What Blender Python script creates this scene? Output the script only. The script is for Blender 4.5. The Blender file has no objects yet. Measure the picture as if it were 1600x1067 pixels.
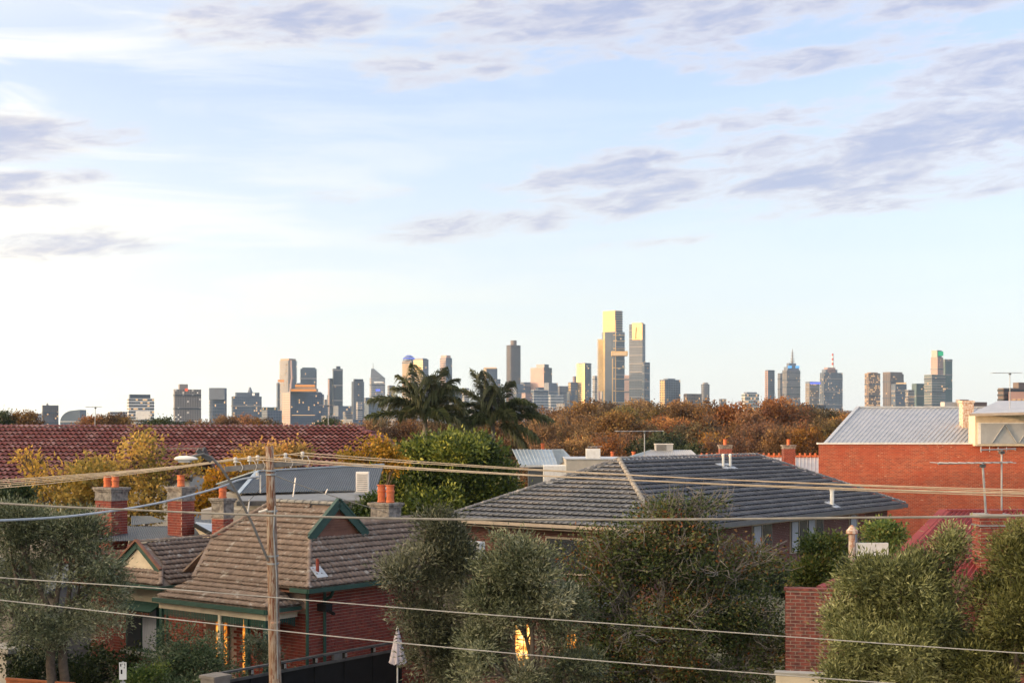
import bpy, bmesh, math, random
import numpy as np
from mathutils import Vector, Matrix
R = math.radians
S = bpy.context.scene
COL = S.collection
# ------------------------------------------------------------------ camera
F, YH, H = 2222.0, 668.0, 7.6
cam = bpy.data.cameras.new('camera'); camo = bpy.data.objects.new('camera', cam); COL.objects.link(camo)
camo.location = (0, 0, H); camo.rotation_euler = (math.pi/2, 0, 0)
cam.lens = 50.0; cam.sensor_width = 36.0; cam.shift_y = (YH-533.5)/1600; cam.clip_start = 0.5; cam.clip_end = 40000
S.camera = camo
# ------------------------------------------------------------------ sky and sun
SUN_AZ, SUN_EL = -106.0, 4.5           # degrees clockwise from +Y
S.view_settings.view_transform = 'Standard'; S.view_settings.look = 'None'
S.view_settings.exposure = 1.25; S.view_settings.gamma = 1.0; S.view_settings.use_curve_mapping = False
S.render.engine = 'CYCLES'
S.cycles.use_denoising = True
S.cycles.max_bounces = 6; S.cycles.diffuse_bounces = 2; S.cycles.glossy_bounces = 3; S.cycles.transmission_bounces = 3
S.cycles.volume_bounces = 0; S.cycles.caustics_reflective = False; S.cycles.caustics_refractive = False
W = bpy.data.worlds.new('World'); S.world = W; W.use_nodes = True

class NT:
    """tiny node helper: every method returns an output socket"""
    def __init__(s, nt): s.nt = nt
    def n(s, t, **k):
        nd = s.nt.nodes.new(t)
        for a, b in k.items(): setattr(nd, a, b)
        return nd
    def put(s, sock, v):
        if isinstance(v, bpy.types.NodeSocket): s.nt.links.new(v, sock)
        elif isinstance(v, (tuple, list)) and len(v) == 3 and sock.type == 'RGBA': sock.default_value = (*v, 1)
        else: sock.default_value = v
    def m(s, op, a, b=0.0, c=0.0, clamp=False):
        nd = s.n('ShaderNodeMath', operation=op); nd.use_clamp = clamp
        s.put(nd.inputs[0], a); s.put(nd.inputs[1], b); s.put(nd.inputs[2], c)
        return nd.outputs[0]
    def ramp(s, v, a, b, lo=0.0, hi=1.0, smooth=True):
        nd = s.n('ShaderNodeMapRange'); nd.interpolation_type = 'SMOOTHSTEP' if smooth else 'LINEAR'
        for i, x in enumerate((v, a, b, lo, hi)): s.put(nd.inputs[i], x)
        return nd.outputs[0]
    def mix(s, f, a, b, blend='MIX'):
        nd = s.n('ShaderNodeMix', data_type='RGBA', blend_type=blend)
        s.put(nd.inputs[0], f); s.put(nd.inputs[6], a); s.put(nd.inputs[7], b)
        return nd.outputs[2]
    def noise(s, vec, scale, detail=4, rough=.55, dist=0.0):
        nd = s.n('ShaderNodeTexNoise'); s.put(nd.inputs['Vector'], vec); nd.inputs['Scale'].default_value = scale
        nd.inputs['Detail'].default_value = detail; nd.inputs['Roughness'].default_value = rough; nd.inputs['Distortion'].default_value = dist
        return nd.outputs[0]
    def comb(s, x, y, z=0.0):
        nd = s.n('ShaderNodeCombineXYZ')
        for i, v in enumerate((x, y, z)): s.put(nd.inputs[i], v)
        return nd.outputs[0]
    def sep(s, v):
        nd = s.n('ShaderNodeSeparateXYZ'); s.put(nd.inputs[0], v); return nd.outputs

def build_world():
    nt = NT(W.node_tree); bg = W.node_tree.nodes['Background']
    sky = nt.n('ShaderNodeTexSky', sky_type='NISHITA'); sky.sun_disc = False
    sky.sun_elevation = R(SUN_EL+3.0); sky.sun_rotation = R(SUN_AZ); sky.air_density = 1.0; sky.dust_density = 0.6; sky.ozone_density = 1.2
    d = nt.n('ShaderNodeTexCoord').outputs['Generated']
    x, y, z = nt.sep(d)
    u = nt.m('MULTIPLY_ADD', nt.m('ARCTAN2', x, y), 2260.0, 800.0)      # azimuth, degrees * const
    v = nt.m('MULTIPLY_ADD', nt.m('ARCSINE', z), -2260.0, 668.0)         # elevation
    # thin high cloud: pale veil, denser towards the horizon and the sunset side
    el = nt.ramp(v, 120.0, 668.0, 0.0, 1.0, False)
    side = nt.ramp(u, -900.0, 1500.0, 1.0, 0.0)
    pv = nt.comb(nt.m('MULTIPLY', u, .0011), nt.m('MULTIPLY', v, .0085), 3.0)
    st = nt.ramp(nt.noise(pv, 1.6, 7, .58, .8), .42, .66)
    veil = nt.m('ADD', nt.m('MULTIPLY_ADD', el, .46, .40), nt.m('MULTIPLY', side, nt.m('MULTIPLY_ADD', st, .42, .12)), clamp=True)
    topw = nt.ramp(v, 160.0, -60.0)
    veil = nt.m('ADD', veil, nt.m('MULTIPLY', topw, nt.m('MULTIPLY', side, .75)), clamp=True)
    vc = nt.mix(nt.m('MULTIPLY', el, nt.m('MULTIPLY_ADD', side, .75, .50), clamp=True), (2.38, 2.66, 3.12), (3.55, 3.62, 3.30))
    vc = nt.mix(nt.m('MULTIPLY', st, nt.m('MULTIPLY_ADD', side, .95, .1), clamp=True), vc, (3.42, 3.42, 3.05))
    # the veil scatters forward: brighter and warmer towards the setting sun
    dp = nt.n('ShaderNodeVectorMath', operation='DOT_PRODUCT'); nt.put(dp.inputs[0], d); a_, e_ = R(SUN_AZ), R(SUN_EL); dp.inputs[1].default_value = (math.sin(a_)*math.cos(e_), math.cos(a_)*math.cos(e_), math.sin(e_))
    au = nt.m('POWER', nt.m('MULTIPLY_ADD', dp.outputs['Value'], .5, .5), 5.0)
    vc = nt.mix(1.0, vc, nt.mix(au, (1.0, 1.0, 1.0), (8.0, 5.9, 3.7)), 'MULTIPLY')
    base = nt.mix(1.0, sky.outputs[0], (1.06, 1.04, 1.38), 'MULTIPLY')
    veil = nt.m('MAXIMUM', veil, nt.ramp(v, 0.0, -900.0, 0.0, .8))
    col = nt.mix(veil, base, vc)
    # cumulus fragments, lavender undersides and rosy edges, drawn out along the wind
    vt = nt.m('ADD', v, nt.m('MULTIPLY', nt.m('SUBTRACT', u, 1200.0), .085))
    ells = [(1500,262,330,62,1.0),(1240,262,230,42,.9),(985,250,150,30,.75),(1040,292,190,22,.75),(1390,325,220,22,.7),(1640,190,260,50,.9),
            (880,-5,190,55,.8),(1140,30,130,55,.8),(1480,35,230,40,.9),(1600,160,90,34,.6),(740,62,170,24,.6),(450,-10,120,34,.75),(330,-30,50,22,.6),
            (30,140,140,34,1.0),(40,202,120,15,.9),(30,232,110,12,.85),(130,300,130,20,.65),(770,308,150,19,.8),(1330,118,150,20,.6),(545,248,70,9,.5),(1010,362,70,6,.4),
            (-420,120,300,60,.8),(-700,260,260,34,.8),(2100,150,300,70,.9),(2500,300,300,40,.8),(1150,188,160,14,.5),(270,-160,340,60,.8),(1000,-220,420,70,.8)]
    acc = None
    for cx, cy, rx, ry, k in ells:
        a = nt.m('DIVIDE', nt.m('SUBTRACT', u, float(cx)), rx*1.2); b = nt.m('DIVIDE', nt.m('SUBTRACT', vt, float(cy)), ry*1.25)
        q = nt.m('ADD', nt.m('MULTIPLY', a, a), nt.m('MULTIPLY', b, b))
        g = nt.m('MULTIPLY', nt.m('SUBTRACT', 1.0, q), k)
        acc = g if acc is None else nt.m('MAXIMUM', acc, g)
    acc = nt.m('MAXIMUM', acc, -1.6)
    pc = nt.comb(nt.m('MULTIPLY', u, .0042), nt.m('MULTIPLY', vt, .0165), 0.0)
    fb = nt.noise(pc, 1.35, 8, .6, .5)
    fb2 = nt.noise(pc, 3.6, 7, .66, .5)
    far = nt.ramp(v, -150.0, -900.0, -1.6, -.25)                          # more broken cloud overhead, outside the view
    acc = nt.m('MAXIMUM', acc, far)
    dens = nt.m('ADD', nt.m('MULTIPLY', acc, .62), nt.m('ADD', nt.m('MULTIPLY', nt.m('SUBTRACT', fb, .5), 2.2), nt.m('MULTIPLY', nt.m('SUBTRACT', fb2, .5), 1.2)))
    cov = nt.ramp(dens, -.20, .50)
    core = nt.ramp(dens, .02, .85)
    cc = nt.mix(core, (2.95, 2.74, 2.70), (1.50, 1.63, 2.30))
    col = nt.mix(nt.m('MULTIPLY', cov, .76), col, cc)
    W.node_tree.links.new(col, bg.inputs[0]); bg.inputs[1].default_value = 0.13
build_world()
sd = bpy.data.lights.new('sun', 'SUN'); sd.energy = 1.7; sd.angle = R(1.0); sd.color = (1.0, 0.60, 0.30)
suno = bpy.data.objects.new('sun', sd); COL.objects.link(suno)
sdir = Vector((math.sin(R(SUN_AZ))*math.cos(R(SUN_EL)), math.cos(R(SUN_AZ))*math.cos(R(SUN_EL)), math.sin(R(SUN_EL))))
suno.rotation_euler = sdir.to_track_quat('Z', 'Y').to_euler(); suno.location = (-60, -20, 40)

# ------------------------------------------------------------------ helpers
def at(px, py, Y): return Vector(((px-800)*Y/F, Y, H-(py-YH)*Y/F))
def hz(h, py): return (H-h)*F/(py-YH)           # depth at which height h shows at row py
GRID = -38.0                                     # the street's grid
def tag(o, label=None, cat=None, group=None, kind=None):
    for k, v in (('label', label), ('category', cat), ('group', group), ('kind', kind)):
        if v: o[k] = v
    return o
def thing(name, label, cat, loc=(0, 0, 0), rz=0.0, group=None):
    o = bpy.data.objects.new(name, None); COL.objects.link(o); o.empty_display_size = .2
    o.location = loc; o.rotation_euler = (0, 0, R(rz)); return tag(o, label, cat, group)
def link(name, me, mat=None, parent=None, kind=None):
    if mat is not None and not me.materials: me.materials.append(mat)
    o = bpy.data.objects.new(name, me); COL.objects.link(o)
    if parent is not None: o.parent = parent
    if kind: o['kind'] = kind
    return o
def np_mesh(name, v, k, tint=None, idx=None):
    """mesh from an (N,3) array whose faces are k vertices each"""
    v = np.asarray(v, np.float32).reshape(-1, 3); me = bpy.data.meshes.new(name)
    idx = np.arange(len(v), dtype=np.int32) if idx is None else np.asarray(idx, np.int32).ravel()
    nf = len(idx)//k
    me.vertices.add(len(v)); me.vertices.foreach_set('co', v.ravel())
    me.loops.add(len(idx)); me.loops.foreach_set('vertex_index', idx)
    me.polygons.add(nf); me.polygons.foreach_set('loop_start', np.arange(0, nf*k, k, dtype=np.int32)); me.polygons.foreach_set('loop_total', np.full(nf, k, np.int32))
    if tint is not None:
        a = me.attributes.new('tint', 'FLOAT', 'POINT'); a.data.foreach_set('value', np.asarray(tint, np.float32).ravel())
    me.update(calc_edges=True); return me
class MB:
    def __init__(s): s.v = []; s.f = []
    def add(s, vs, fs):
        o = len(s.v); s.v += [tuple(p) for p in vs]; s.f += [tuple(o+i for i in f) for f in fs]; return s
    def face(s, *p): return s.add(p, [range(len(p))])
    def box(s, x0, x1, y0, y1, z0, z1):
        vs = [(x0,y0,z0),(x1,y0,z0),(x1,y1,z0),(x0,y1,z0),(x0,y0,z1),(x1,y0,z1),(x1,y1,z1),(x0,y1,z1)]
        return s.add(vs, [(0,3,2,1),(4,5,6,7),(0,1,5,4),(1,2,6,5),(2,3,7,6),(3,0,4,7)])
    def bar(s, a, b, w, h, up=(0, 0, 1)):
        a, b = Vector(a), Vector(b); d = (b-a).normalized(); up = Vector(up)
        if abs(d.dot(up)) > .98: up = Vector((0, 1, 0))
        sx = d.cross(up).normalized()*(w/2); sy = sx.cross(d).normalized()*(h/2)
        vs = [a-sx-sy, a+sx-sy, a+sx+sy, a-sx+sy, b-sx-sy, b+sx-sy, b+sx+sy, b-sx+sy]
        return s.add(vs, [(0,3,2,1),(4,5,6,7),(0,1,5,4),(1,2,6,5),(2,3,7,6),(3,0,4,7)])
    def tube(s, pts, rad, n=6, cap=True):
        pts = [Vector(p) for p in pts]; m = len(pts); rad = rad if isinstance(rad, (list, tuple)) else [rad]*m
        o = len(s.v); prev = None
        for i, p in enumerate(pts):
            d = (pts[min(i+1, m-1)]-pts[max(i-1, 0)]).normalized()
            if prev is None: a = d.orthogonal().normalized()
            else:
                a = prev-d*prev.dot(d); a = a.normalized() if a.length > 1e-6 else d.orthogonal().normalized()
            prev = a; b = d.cross(a)
            for k in range(n):
                t = 2*math.pi*k/n; s.v.append(tuple(p+(a*math.cos(t)+b*math.sin(t))*rad[i]))
        for i in range(m-1):
            for k in range(n):
                s.f.append((o+i*n+k, o+i*n+(k+1) % n, o+(i+1)*n+(k+1) % n, o+(i+1)*n+k))
        if cap: s.f.append(tuple(o+k for k in range(n))[::-1]); s.f.append(tuple(o+(m-1)*n+k for k in range(n)))
        return s
    def lathe(s, c, prof, n=16):
        return s.tube([(c[0], c[1], c[2]+z) for r, z in prof], [max(r, .0005) for r, z in prof], n)
    def prism(s, poly, z0, z1):
        n = len(poly); vs = [(x, y, z0) for x, y in poly]+[(x, y, z1) for x, y in poly]
        return s.add(vs, [tuple(range(n))[::-1], tuple(range(n, 2*n))]+[(i, (i+1) % n, n+(i+1) % n, n+i) for i in range(n)])
    def slab(s, poly, th):
        """a planar polygon given thickness th against its normal"""
        p = [Vector(q) for q in poly]; nn = (p[1]-p[0]).cross(p[2]-p[1]).normalized()*th; n = len(p)
        return s.add(p+[q-nn for q in p], [tuple(range(n)), tuple(range(n, 2*n))[::-1]]+[((i+1) % n, i, n+i, n+(i+1) % n) for i in range(n)])
    def mesh(s, name, smooth=False):
        me = bpy.data.meshes.new(name); me.from_pydata(s.v, [], s.f); me.update()
        if smooth: me.polygons.foreach_set('use_smooth', [True]*len(me.polygons))
        return me
    def build(s, name, mat, parent=None, kind=None, smooth=False): return link(name, s.mesh(name, smooth), mat, parent, kind)

# ------------------------------------------------------------------ materials (all driven by world position)
MATS = {}
def new_mat(name):
    m = bpy.data.materials.new(name); m.use_nodes = True; m.node_tree.nodes.clear(); nt = NT(m.node_tree)
    return m, nt, nt.n('ShaderNodeOutputMaterial')
def mat(name, c1, c2=None, scale=2.0, rough=.8, metal=0.0, bump=0.0, bscale=25.0, c3=None, s3=.6, spec=.5, streak=None, lo=.35, hi=.68, f3=(.52, .72)):
    if name in MATS: return MATS[name]
    m, nt, out = new_mat(name); MATS[name] = m
    pos = nt.n('ShaderNodeNewGeometry').outputs['Position']
    if streak:
        x, y, z = nt.sep(pos); vec = nt.comb(nt.m('MULTIPLY', x, streak[0]), nt.m('MULTIPLY', y, streak[0]), nt.m('MULTIPLY', z, streak[1]))
    else: vec = pos
    bs = nt.n('ShaderNodeBsdfPrincipled')
    col = c1
    if c2 is not None: col = nt.mix(nt.ramp(nt.noise(vec, scale, 5, .6), lo, hi), c1, c2)
    if c3 is not None: col = nt.mix(nt.ramp(nt.noise(vec, s3, 6, .65), f3[0], f3[1]), col, c3)
    nt.put(bs.inputs['Base Color'], col if isinstance(col, bpy.types.NodeSocket) else (*col, 1))
    bs.inputs['Roughness'].default_value = rough; bs.inputs['Metallic'].default_value = metal; bs.inputs['Specular IOR Level'].default_value = spec
    if bump:
        b = nt.n('ShaderNodeBump'); b.inputs['Strength'].default_value = bump; b.inputs['Distance'].default_value = .02
        nt.put(b.inputs['Height'], nt.noise(pos, bscale, 5, .6)); nt.put(bs.inputs['Normal'], b.outputs[0])
    nt.put(out.inputs[0], bs.outputs[0]); return m
def leaf_mat(name, cols, trans=.25, rough=.55):
    m, nt, out = new_mat(name); MATS[name] = m
    at_ = nt.n('ShaderNodeAttribute', attribute_name='tint'); cr = nt.n('ShaderNodeValToRGB'); e = cr.color_ramp.elements
    while len(e) < len(cols): e.new(.5)
    for i, c in enumerate(cols): e[i].position = i/(len(cols)-1); e[i].color = (*c, 1)
    nt.put(cr.inputs[0], at_.outputs['Fac'])
    ob = nt.n('ShaderNodeObjectInfo').outputs['Random']; hs = nt.n('ShaderNodeHueSaturation'); nt.put(hs.inputs['Color'], cr.outputs[0])   # each plant a little different
    nt.put(hs.inputs['Value'], nt.m('MULTIPLY_ADD', ob, .6, .72)); nt.put(hs.inputs['Hue'], nt.m('MULTIPLY_ADD', nt.m('FRACT', nt.m('MULTIPLY', ob, 7.3)), .03, .487)); nt.put(hs.inputs['Saturation'], nt.m('MULTIPLY_ADD', nt.m('FRACT', nt.m('MULTIPLY', ob, 13.7)), .3, .8)); cr = hs
    bs = nt.n('ShaderNodeBsdfPrincipled'); nt.put(bs.inputs['Base Color'], cr.outputs[0]); bs.inputs['Roughness'].default_value = rough; bs.inputs['Specular IOR Level'].default_value = .3
    tr = nt.n('ShaderNodeBsdfTranslucent'); nt.put(tr.inputs[0], cr.outputs[0])
    mx = nt.n('ShaderNodeMixShader'); mx.inputs[0].default_value = trans; nt.put(mx.inputs[1], bs.outputs[0]); nt.put(mx.inputs[2], tr.outputs[0])
    nt.put(out.inputs[0], mx.outputs[0]); return m
def emit(name, c, k):
    m, nt, out = new_mat(name); e = nt.n('ShaderNodeEmission'); e.inputs[0].default_value = (*c, 1); e.inputs[1].default_value = k
    nt.put(out.inputs[0], e.outputs[0]); return m
def brick_mat(name, c1, c2, mortar, ang=0.0, bw=.24, bh=.086, c3=None):
    m, nt, out = new_mat(name); x, y, z = nt.sep(nt.n('ShaderNodeNewGeometry').outputs['Position'])
    s = nt.m('ADD', nt.m('MULTIPLY', x, math.cos(R(ang))), nt.m('MULTIPLY', y, math.sin(R(ang))))
    vec = nt.comb(s, z); b = nt.n('ShaderNodeTexBrick'); nt.put(b.inputs['Vector'], vec)
    b.inputs['Color1'].default_value = (*c1, 1); b.inputs['Color2'].default_value = (*c2, 1); b.inputs['Mortar'].default_value = (*mortar, 1)
    b.inputs['Scale'].default_value = 1.0; b.inputs['Brick Width'].default_value = bw; b.inputs['Row Height'].default_value = bh; b.inputs['Mortar Size'].default_value = .009; b.inputs['Bias'].default_value = -.1
    col = b.outputs[0]
    big = nt.ramp(nt.noise(vec, .7, 6, .65), .35, .7); col = nt.mix(nt.m('MULTIPLY', big, .6), col, c3 or c2)
    sp = nt.ramp(nt.noise(nt.comb(nt.m('MULTIPLY', s, 4.0), nt.m('MULTIPLY', z, 11.0)), 1.0, 2, .5), .67, .73); col = nt.mix(nt.m('MULTIPLY', sp, .85), col, (.62, .40, .27))
    dk = nt.ramp(nt.noise(nt.comb(nt.m('MULTIPLY', s, 2.2), nt.m('MULTIPLY', z, 11.0), 5.0), 1.0, 3, .6), .58, .72); col = nt.mix(nt.m('MULTIPLY', dk, .75), col, (.16, .05, .035))
    bs = nt.n('ShaderNodeBsdfPrincipled'); nt.put(bs.inputs['Base Color'], col); bs.inputs['Roughness'].default_value = .9
    bp = nt.n('ShaderNodeBump'); bp.inputs['Strength'].default_value = .5; bp.inputs['Distance'].default_value = .01; bp.invert = True; nt.put(bp.inputs['Height'], b.outputs[1]); nt.put(bs.inputs['Normal'], bp.outputs[0])
    nt.put(out.inputs[0], bs.outputs[0]); return m

M = dict(
 asphalt=mat('asphalt', (.05,.05,.052), (.075,.073,.07), 6, .9), concrete=mat('concrete', (.36,.34,.31), (.28,.26,.24), 3, .9, bump=.2),
 ground=mat('ground', (.09,.10,.05), (.13,.11,.07), .3, .95), timber=mat('pole_timber', (.25,.16,.10), (.42,.35,.28), 3.0, .9, bump=.5, bscale=40, c3=(.16,.055,.025), s3=4.2, streak=(7, .8), f3=(.46,.60)),
 grey_wood=mat('grey_wood', (.17,.16,.15), (.26,.24,.22), 8, .9, bump=.3), wire=mat('wire_beige', (.52,.42,.31), (.40,.31,.22), 3, .6), cable=mat('cable_grey', (.20,.185,.165), (.27,.25,.22), 4, .55), bluecable=mat('service_cable', (.42,.46,.52), (.33,.36,.40), 9, .5),
 thinwire=mat('thin_wire', (.45,.42,.37), (.34,.31,.28), 3, .5), steel=mat('galv_steel', (.42,.43,.44), (.30,.31,.32), 5, .45, .7), porcelain=mat('porcelain', (.72,.68,.62), (.6,.55,.5), 8, .3),
 terracotta=mat('terracotta', (.62,.17,.06), (.46,.11,.045), 9, .8, bump=.2, c3=(.35,.14,.09), s3=5), render=mat('chimney_render', (.30,.27,.24), (.12,.105,.095), 7, .95, bump=.8, bscale=60, c3=(.42,.38,.33), s3=3),
 brick_red=mat('red_brick', (.27,.055,.035), (.17,.036,.027), 5.5, .9, bump=.3, bscale=50, c3=(.38,.10,.055), s3=3.3), brick_dark=mat('dark_brick', (.24,.06,.042), (.12,.035,.03), 6.5, .9, bump=.3, c3=(.36,.13,.09), s3=4.5, lo=.42, hi=.58),
 mortar=mat('mortar', (.58,.50,.43), (.46,.39,.33), 8, .95), mortar_red=mat('mortar_red', (.50,.36,.29), (.40,.28,.22), 8, .95),
 cream=mat('cream_stucco', (.66,.56,.42), (.56,.47,.35), 3, .9, bump=.3, bscale=50), green=mat('green_paint', (.013,.050,.038), (.019,.066,.050), 4, .5), brownp=mat('brown_paint', (.16,.06,.035), (.20,.085,.05), 4, .6),
 tile_brown=mat('brown_roof_tile', (.225,.163,.130), (.150,.108,.086), 4.0, .85, bump=.35, bscale=45, c3=(.36,.33,.30), s3=4.4, f3=(.54,.70)), tile_dark=mat('slate_grey_tile', (.105,.11,.13), (.07,.075,.09), 3.0, .45, bump=.25, bscale=40, c3=(.145,.152,.175), s3=1.8, f3=(.48,.66)),
 tile_red=mat('red_roof_tile', (.24,.075,.07), (.13,.048,.05), 2.6, .75, bump=.3, c3=(.36,.21,.20), s3=1.1, f3=(.50,.66)), cap_dark=mat('hip_cap_tile', (.13,.13,.14), (.09,.09,.10), 6, .7, c3=(.34,.31,.28), s3=5, f3=(.5,.62)),
 cap_pale=mat('hip_cap_lichen', (.27,.25,.225), (.19,.18,.165), 6, .9, c3=(.12,.12,.125), s3=7), underlay=mat('roof_underlay', (.03,.03,.032)), underred=mat('roof_underlay_red', (.05,.02,.02)),
 iron_dark=mat('charcoal_iron', (.055,.068,.085), (.042,.052,.066), 1.4, .6, .0), iron_grey=mat('weathered_iron', (.50,.49,.49), (.42,.42,.425), 1.2, .5, .35, streak=(1.5, .25)), iron_red=mat('red_iron', (.26,.050,.050), (.20,.038,.040), 2, .75, .0, spec=.25), iron_pale=mat('pale_iron', (.40,.47,.53), (.33,.39,.45), 1.5, .45, .3),
 zinc=mat('zinc_sheet', (.55,.56,.57), (.44,.45,.46), 2, .5, .5), black=mat('black_fence', (.008,.008,.009), (.012,.012,.013), 3, .6, spec=.25), stonepost=mat('grey_render', (.20,.18,.165), (.16,.145,.13), 4, .9), white=mat('white_paint', (.78,.76,.73), (.66,.63,.59), 4, .6),
 rust=mat('rusty_white', (.66,.58,.50), (.42,.19,.10), 9, .8), beige=mat('beige_render', (.47,.43,.375), (.40,.365,.32), 1.5, .9), glass=mat('window_glass', (.03,.035,.04), (.05,.05,.055), 2, .12, spec=.8), curtain=mat('net_curtain', (.46,.46,.50), (.32,.33,.37), 9, .9, streak=(6, .3)),
 gutter=mat('tan_gutter', (.44,.36,.29), (.36,.29,.23), 3, .5), gutter_grey=mat('grey_gutter', (.10,.10,.105), (.13,.13,.13), 3, .5), darkmetal=mat('dark_metal', (.05,.05,.05), (.08,.08,.08), 5, .5), bark=mat('bark', (.15,.115,.085), (.09,.07,.055), 9, .95, bump=.6, bscale=30),
 bark_grey=mat('bark_grey', (.25,.22,.195), (.17,.15,.13), 9, .9, bump=.4, bscale=30), bark_far=mat('bark_far', (.10,.075,.06), (.14,.11,.09), 5, .95), canvas=mat('canvas', (.56,.50,.54), (.46,.41,.45), 9, .9), carpaint=mat('car_paint', (.05,.05,.055), (.06,.06,.065), 3, .3, .3), rubber=mat('rubber', (.02,.02,.02), (.03,.03,.03), 5, .8),
 greysheet=mat('blind_sheet', (.36,.37,.38), (.30,.31,.32), 1.5, .5), orange=mat('orange_timber', (.45,.14,.05), (.36,.11,.04), 4, .8), sign=mat('sign_white', (.75,.75,.74), (.7,.7,.69), 5, .4), tan=mat('tan_wall', (.42,.36,.30), (.36,.31,.26), 1, .9),
)
M['skillion'] = mat('skillion_sheet', (.17,.175,.185), (.13,.135,.145), 1.5, .6)
M['arm'] = mat('lamp_arm', (.13,.125,.12), (.18,.17,.16), 5, .6)
M['warm'] = emit('warm_lamp_glass', (1.0, .36, .05), .55)
def lit_glass(name, c1, c2, k):
    m, nt, out = new_mat(name); pos = nt.n('ShaderNodeNewGeometry').outputs['Position']; e = nt.n('ShaderNodeEmission'); f = nt.ramp(nt.noise(pos, 5.5, 4, .6), .35, .65)
    nt.put(e.inputs[0], nt.mix(f, c1, c2)); nt.put(e.inputs[1], nt.m('MULTIPLY_ADD', f, k*.75, k*.25)); nt.put(out.inputs[0], e.outputs[0]); return m
M['warm'] = lit_glass('warm_lamp_glass', (1.0,.28,.03), (1.0,.42,.07), .8)
M['warmwin'] = lit_glass('warm_window_glass', (1.0,.34,.05), (1.0,.60,.18), 1.5)
M['bigbrick'] = brick_mat('big_wall_brick', (.50,.095,.038), (.27,.05,.026), (.42,.23,.15), 0.0, .24, .086, (.40,.062,.026))
M['darkbrickwall'] = brick_mat('brown_house_brick', (.16,.058,.045), (.11,.042,.035), (.24,.17,.14), 52.0, .24, .086)

# ------------------------------------------------------------------ tiled slopes, bricks, corrugated sheets, caps
def basis(A, ex, up):
    ex = Vector(ex).normalized(); up = Vector(up).normalized(); n = ex.cross(up)
    return np.array([ex, up, n]).T, np.array(A)
def inside(P, poly):
    x, y = P; c = False; n = len(poly)
    for i in range(n):
        x1, y1 = poly[i]; x2, y2 = poly[(i+1) % n]
        if (y1 > y) != (y2 > y) and x < (x2-x1)*(y-y1)/(y2-y1)+x1: c = not c
    return c
def tile_proto(w, g, kind):
    """one roof tile: shaped top, a thick front lip and a side edge"""
    if kind == 'roll':
        xs = [0, .125, .25, .375, .5, .625, .75, .875, 1.0]; zs = [.0, .026, .036, .022, .0, .026, .036, .022, .0]
    elif kind == 'flat':
        xs = [0, .04, .12, .16, .5, .93, 1.0]; zs = [.012, .050, .050, .004, .012, .004, .012]
    else:
        xs = [0, .16, .33, .5, .68, .84, 1.0]; zs = [.0, .07, .10, .075, .008, .0, .0]
    th, lip = {'roll': (.052, .022), 'flat': (.10, .03), 'span': (.17, .05)}[kind]; n = len(xs); v = []
    for yy, lift in ((0, th), (g*1.06, .002)): v += [(x*w, yy, z+lift) for x, z in zip(xs, zs)]
    v += [(x*w, .004, z+th-lip) for x, z in zip(xs, zs)]
    f = []
    for i in range(n-1): f += [(i, i+1, n+i+1, n+i), (2*n+i, 2*n+i+1, i+1, i)]
    f.append((2*n, 0, n, n)); f[-1] = (2*n, 0, n)
    q = [t for t in f if len(t) == 4]
    return np.array(v, float), np.array(q)
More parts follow.
